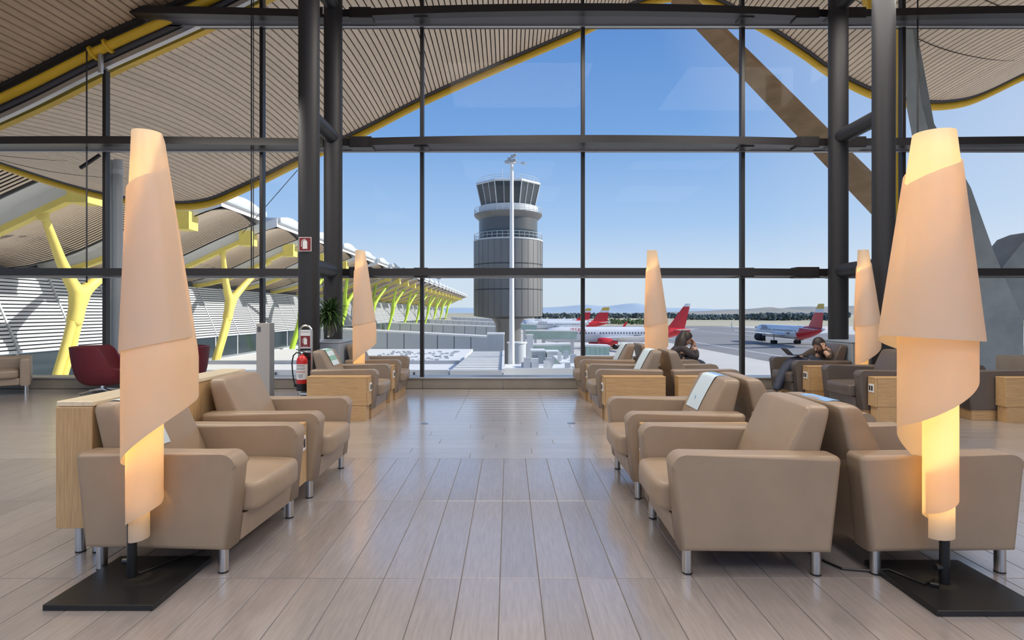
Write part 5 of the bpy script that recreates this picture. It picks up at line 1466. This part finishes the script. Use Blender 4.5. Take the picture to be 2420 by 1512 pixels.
# ------------------------------------------------------------------ aircraft
AIR = {}
def aircraft(loc, rz, label, red_name=True, style=0, scale=1.0):
    o = empty('aircraft', loc, rz, label, 'aircraft', 'aircraft with red tails'); o.scale = (scale,) * 3
    LN = 42.0
    def prof(x):
        if x < 6: t = x / 6; r = 2.05 * math.sqrt(max(0.0, 1 - (1 - t) ** 2.2)) + 0.02; return r, 3.75 - 0.45 * (1 - t) ** 2
        if x > 28: t = (x - 28) / (LN - 28); return 2.05 * (1 - t ** 1.5) + 0.12, 3.75 + 1.35 * t ** 1.6
        return 2.05, 3.75
    xs = [0, .15, .5, 1, 1.8, 2.8, 4, 6] + [6 + 22 * k / 8 for k in range(1, 9)] + [28 + 14 * k / 12 for k in range(1, 13)]
    b = MB(); rows = []
    for x in xs:
        r, zc = prof(x); rows.append([(x, r * math.cos(2 * PI * k / 28), zc + r * math.sin(2 * PI * k / 28)) for k in range(28)])
    b.grid(rows, close_v=True, caps=True); b.bm.faces.ensure_lookup_table()
    for f in b.bm.faces:
        c = f.calc_center_median()
        if c.x > 31 + 0.9 * (c.z - 3.75) and c.x < 40.5: f.material_index = 1
        elif c.z < 2.3: f.material_index = 2
    b.build('fuselage', [M['plane_white'], M['plane_red'], M['plane_grey'] if style else M['plane_white']], o, 50)
    def wing(s):
        b = MB(); rows = []
        for (y, xl, ch, z, th) in ((1.4, 15.5, 7.6, 2.75, 0.95), (6.5, 19.0, 4.6, 3.15, 0.5), (19.0, 26.4, 1.7, 4.3, 0.18)):
            rows.append([(xl, s * y, z), (xl + ch * .3, s * y, z + th * .5), (xl + ch, s * y, z), (xl + ch * .4, s * y, z - th * .5)])
        b.grid(rows, close_v=True, caps=True); w = b.build('wing', M['plane_white'] if True else M['plane_grey'], o, 40)
        b = MB(); b.grid([[(26.5, s * 18.95, 4.25), (27.3, s * 19.0, 4.33), (28.1, s * 18.95, 4.25)], [(27.6, s * 19.7, 5.6), (28.1, s * 19.75, 5.62), (28.5, s * 19.7, 5.6)], [(28.5, s * 20.0, 6.8), (28.8, s * 20.05, 6.8), (29.1, s * 20.0, 6.8)]], close_v=True, caps=True)
        b.build('winglet', M['plane_red'] if not style else M['plane_white'], w, 40)
        b = MB(); c = (14.6, s * 6.2, 1.95)
        b.grid([[(c[0] + x, c[1] + r * math.cos(2 * PI * k / 20), c[2] + r * math.sin(2 * PI * k / 20)) for k in range(20)] for x, r in ((0.15, 0.95), (0, 1.05), (0.2, 1.18), (1.2, 1.25), (2.6, 1.15), (3.6, 0.9), (3.6, 0.6), (5.0, 0.35))], close_v=True, caps=True)
        e = b.build('engine', M['plane_red'] if style == 0 else M['tyre'], o, 50)
        b = MB(); b.lathe([(0.95, 0), (0.3, 0.12)], 20); f_ = b.build('fan', M['seam'], e); f_.location = (c[0] + 0.18, c[1], c[2]); f_.rotation_euler = (0, PI / 2, 0)
        b = MB(); b.prism([(15.6, 3.0), (19.2, 3.0), (19.5, 2.6), (17.2, 2.2)], 'y', s * 6.2 - 0.12, s * 6.2 + 0.12); b.build('pylon', M['plane_white'], e, 0)
    wing(-1); wing(1)
    FN = (34.6, 5.0, 39.4, 1.6) if style == 0 else (33.2, 5.4, 40.6, 1.0)
    def seg(z): # fin outline at height z
        t = (z - 5.3) / (12.0 - 5.3); return (FN[0] + FN[1] * t, FN[2] + FN[3] * t, 0.42 * (1 - 0.6 * t))
    cuts = [5.2, 9.7, 11.2, 12.0] if style == 0 else [5.2, 9.6, 10.6, 12.0]
    ms = [M['plane_red'], M['plane_red'] if style == 0 else M['plane_white'], M['plane_white'] if style == 0 else M['plane_gold']]
    for i in range(3):
        rows = []
        for z in (cuts[i], cuts[i + 1]):
            a, c, th = seg(z); rows.append([(a, 0, z), (a + (c - a) * .35, th / 2, z), (c, 0, z), (a + (c - a) * .35, -th / 2, z)])
        b = MB(); b.grid(rows, close_v=True, caps=True); b.build('tail_fin' if i == 0 else 'fin_band', ms[i], o, 40)
    for s in (-1, 1):
        b = MB(); rows = []
        for (y, xl, ch, z, th) in ((0.6, 36.0, 4.4, 4.9, 0.4), (6.8, 39.6, 1.7, 5.5, 0.15)):
            rows.append([(xl, s * y, z), (xl + ch * .3, s * y, z + th * .5), (xl + ch, s * y, z), (xl + ch * .4, s * y, z - th * .5)])
        b.grid(rows, close_v=True, caps=True); b.build('tailplane', M['plane_white'], o, 40)
    b = MB()
    for s in (-1, 1):
        for k in range(30):
            x = 7.5 + k * 0.78
            if 15 < x < 15.8: continue
            b.box(x - 0.14, x + 0.14, s * 2.03 - 0.02, s * 2.03 + 0.02, 4.0, 4.42)
    tag(b.build('cabin_windows', M['seam'], o, 0), kind='stuff')
    b = MB()
    for s in (-1, 1): b.prism([(1.35, 4.35), (2.5, 4.55), (2.4, 4.9), (1.75, 4.72)], 'y', s * 1.25 - 0.16, s * 1.25 + 0.16)
    b.build('cockpit_glass', M['dark_glass'], o, 0)
    for x, y in ((4.8, 0), (20.2, -3.6), (20.2, 3.6)):
        b = MB(); b.tube([(x, y, 0.5), (x, y, 2.6)], 0.16, 8); g = b.build('landing_gear', M['plane_grey'], o)
        for dx in ((0,) if x < 10 else (-0.6, 0.6)):
            for dy in (-0.42, 0.42):
                b = MB(); b.tube([(x + dx, y + dy - 0.17, 0.56), (x + dx, y + dy + 0.17, 0.56)], 0.56, 14); b.build('wheel', M['tyre'], g)
    text_mesh('lettering', 'IBERIA', 1.5, M['plane_red'] if style == 0 else M['gutter'], o, (8.0, -2.075, 4.55), (PI / 2, 0, 0), 0.02)
    text_mesh('small_lettering', 'IBERIA', 0.7, M['gutter'], o, (25.0, -2.075, 3.2), (PI / 2, 0, 0), 0.02)
    return o
AX = (1285 - VX) * 150 / F
aircraft((AX - 1.2, 151, ZG), RD(3), 'white aircraft with red tail and red engines parked behind the small floor lamp', style=0)
aircraft((P(1440, 728, 265).x - 41.4, 264, ZG), RD(2), 'parked aircraft whose gold tipped red tail shows behind the red engined one', style=1)
aircraft((P(1397, 731, 335).x - 41.4, 334, ZG), RD(2), 'farthest parked aircraft with gold tipped red tail just right of the window mullion', style=1)
ra = RD(-90)
aircraft((85.3, 195.2, ZG), ra, 'taxiing white aircraft with red and gold tail on the grey taxiway at the right', style=1)
# tug
Y = 125.0
o = empty('baggage_tug', ((1413 - VX) * Y / F, Y, ZG), 0, 'red service vehicle on the apron below the red engine', 'vehicle')
b = MB(); b.box(-1.2, 1.2, -0.7, 0.7, 0.4, 1.1, 0.08, 2); b.build('chassis', M['ext_red'], o)
b = MB(); b.box(-0.2, 1.0, -0.65, 0.65, 1.1, 1.9, 0.08, 2); b.build('cab', M['ext_red'], o)
b = MB(); b.box(-0.22, 1.02, -0.66, 0.66, 1.35, 1.7); b.build('cab_glass', M['dark_glass'], o, 0)
for x in (-0.75, 0.75):
    for y in (-0.6, 0.6):
        b = MB(); b.tube([(x, y - 0.12, 0.36), (x, y + 0.12, 0.36)], 0.36, 12); b.build('wheel', M['tyre'], o)
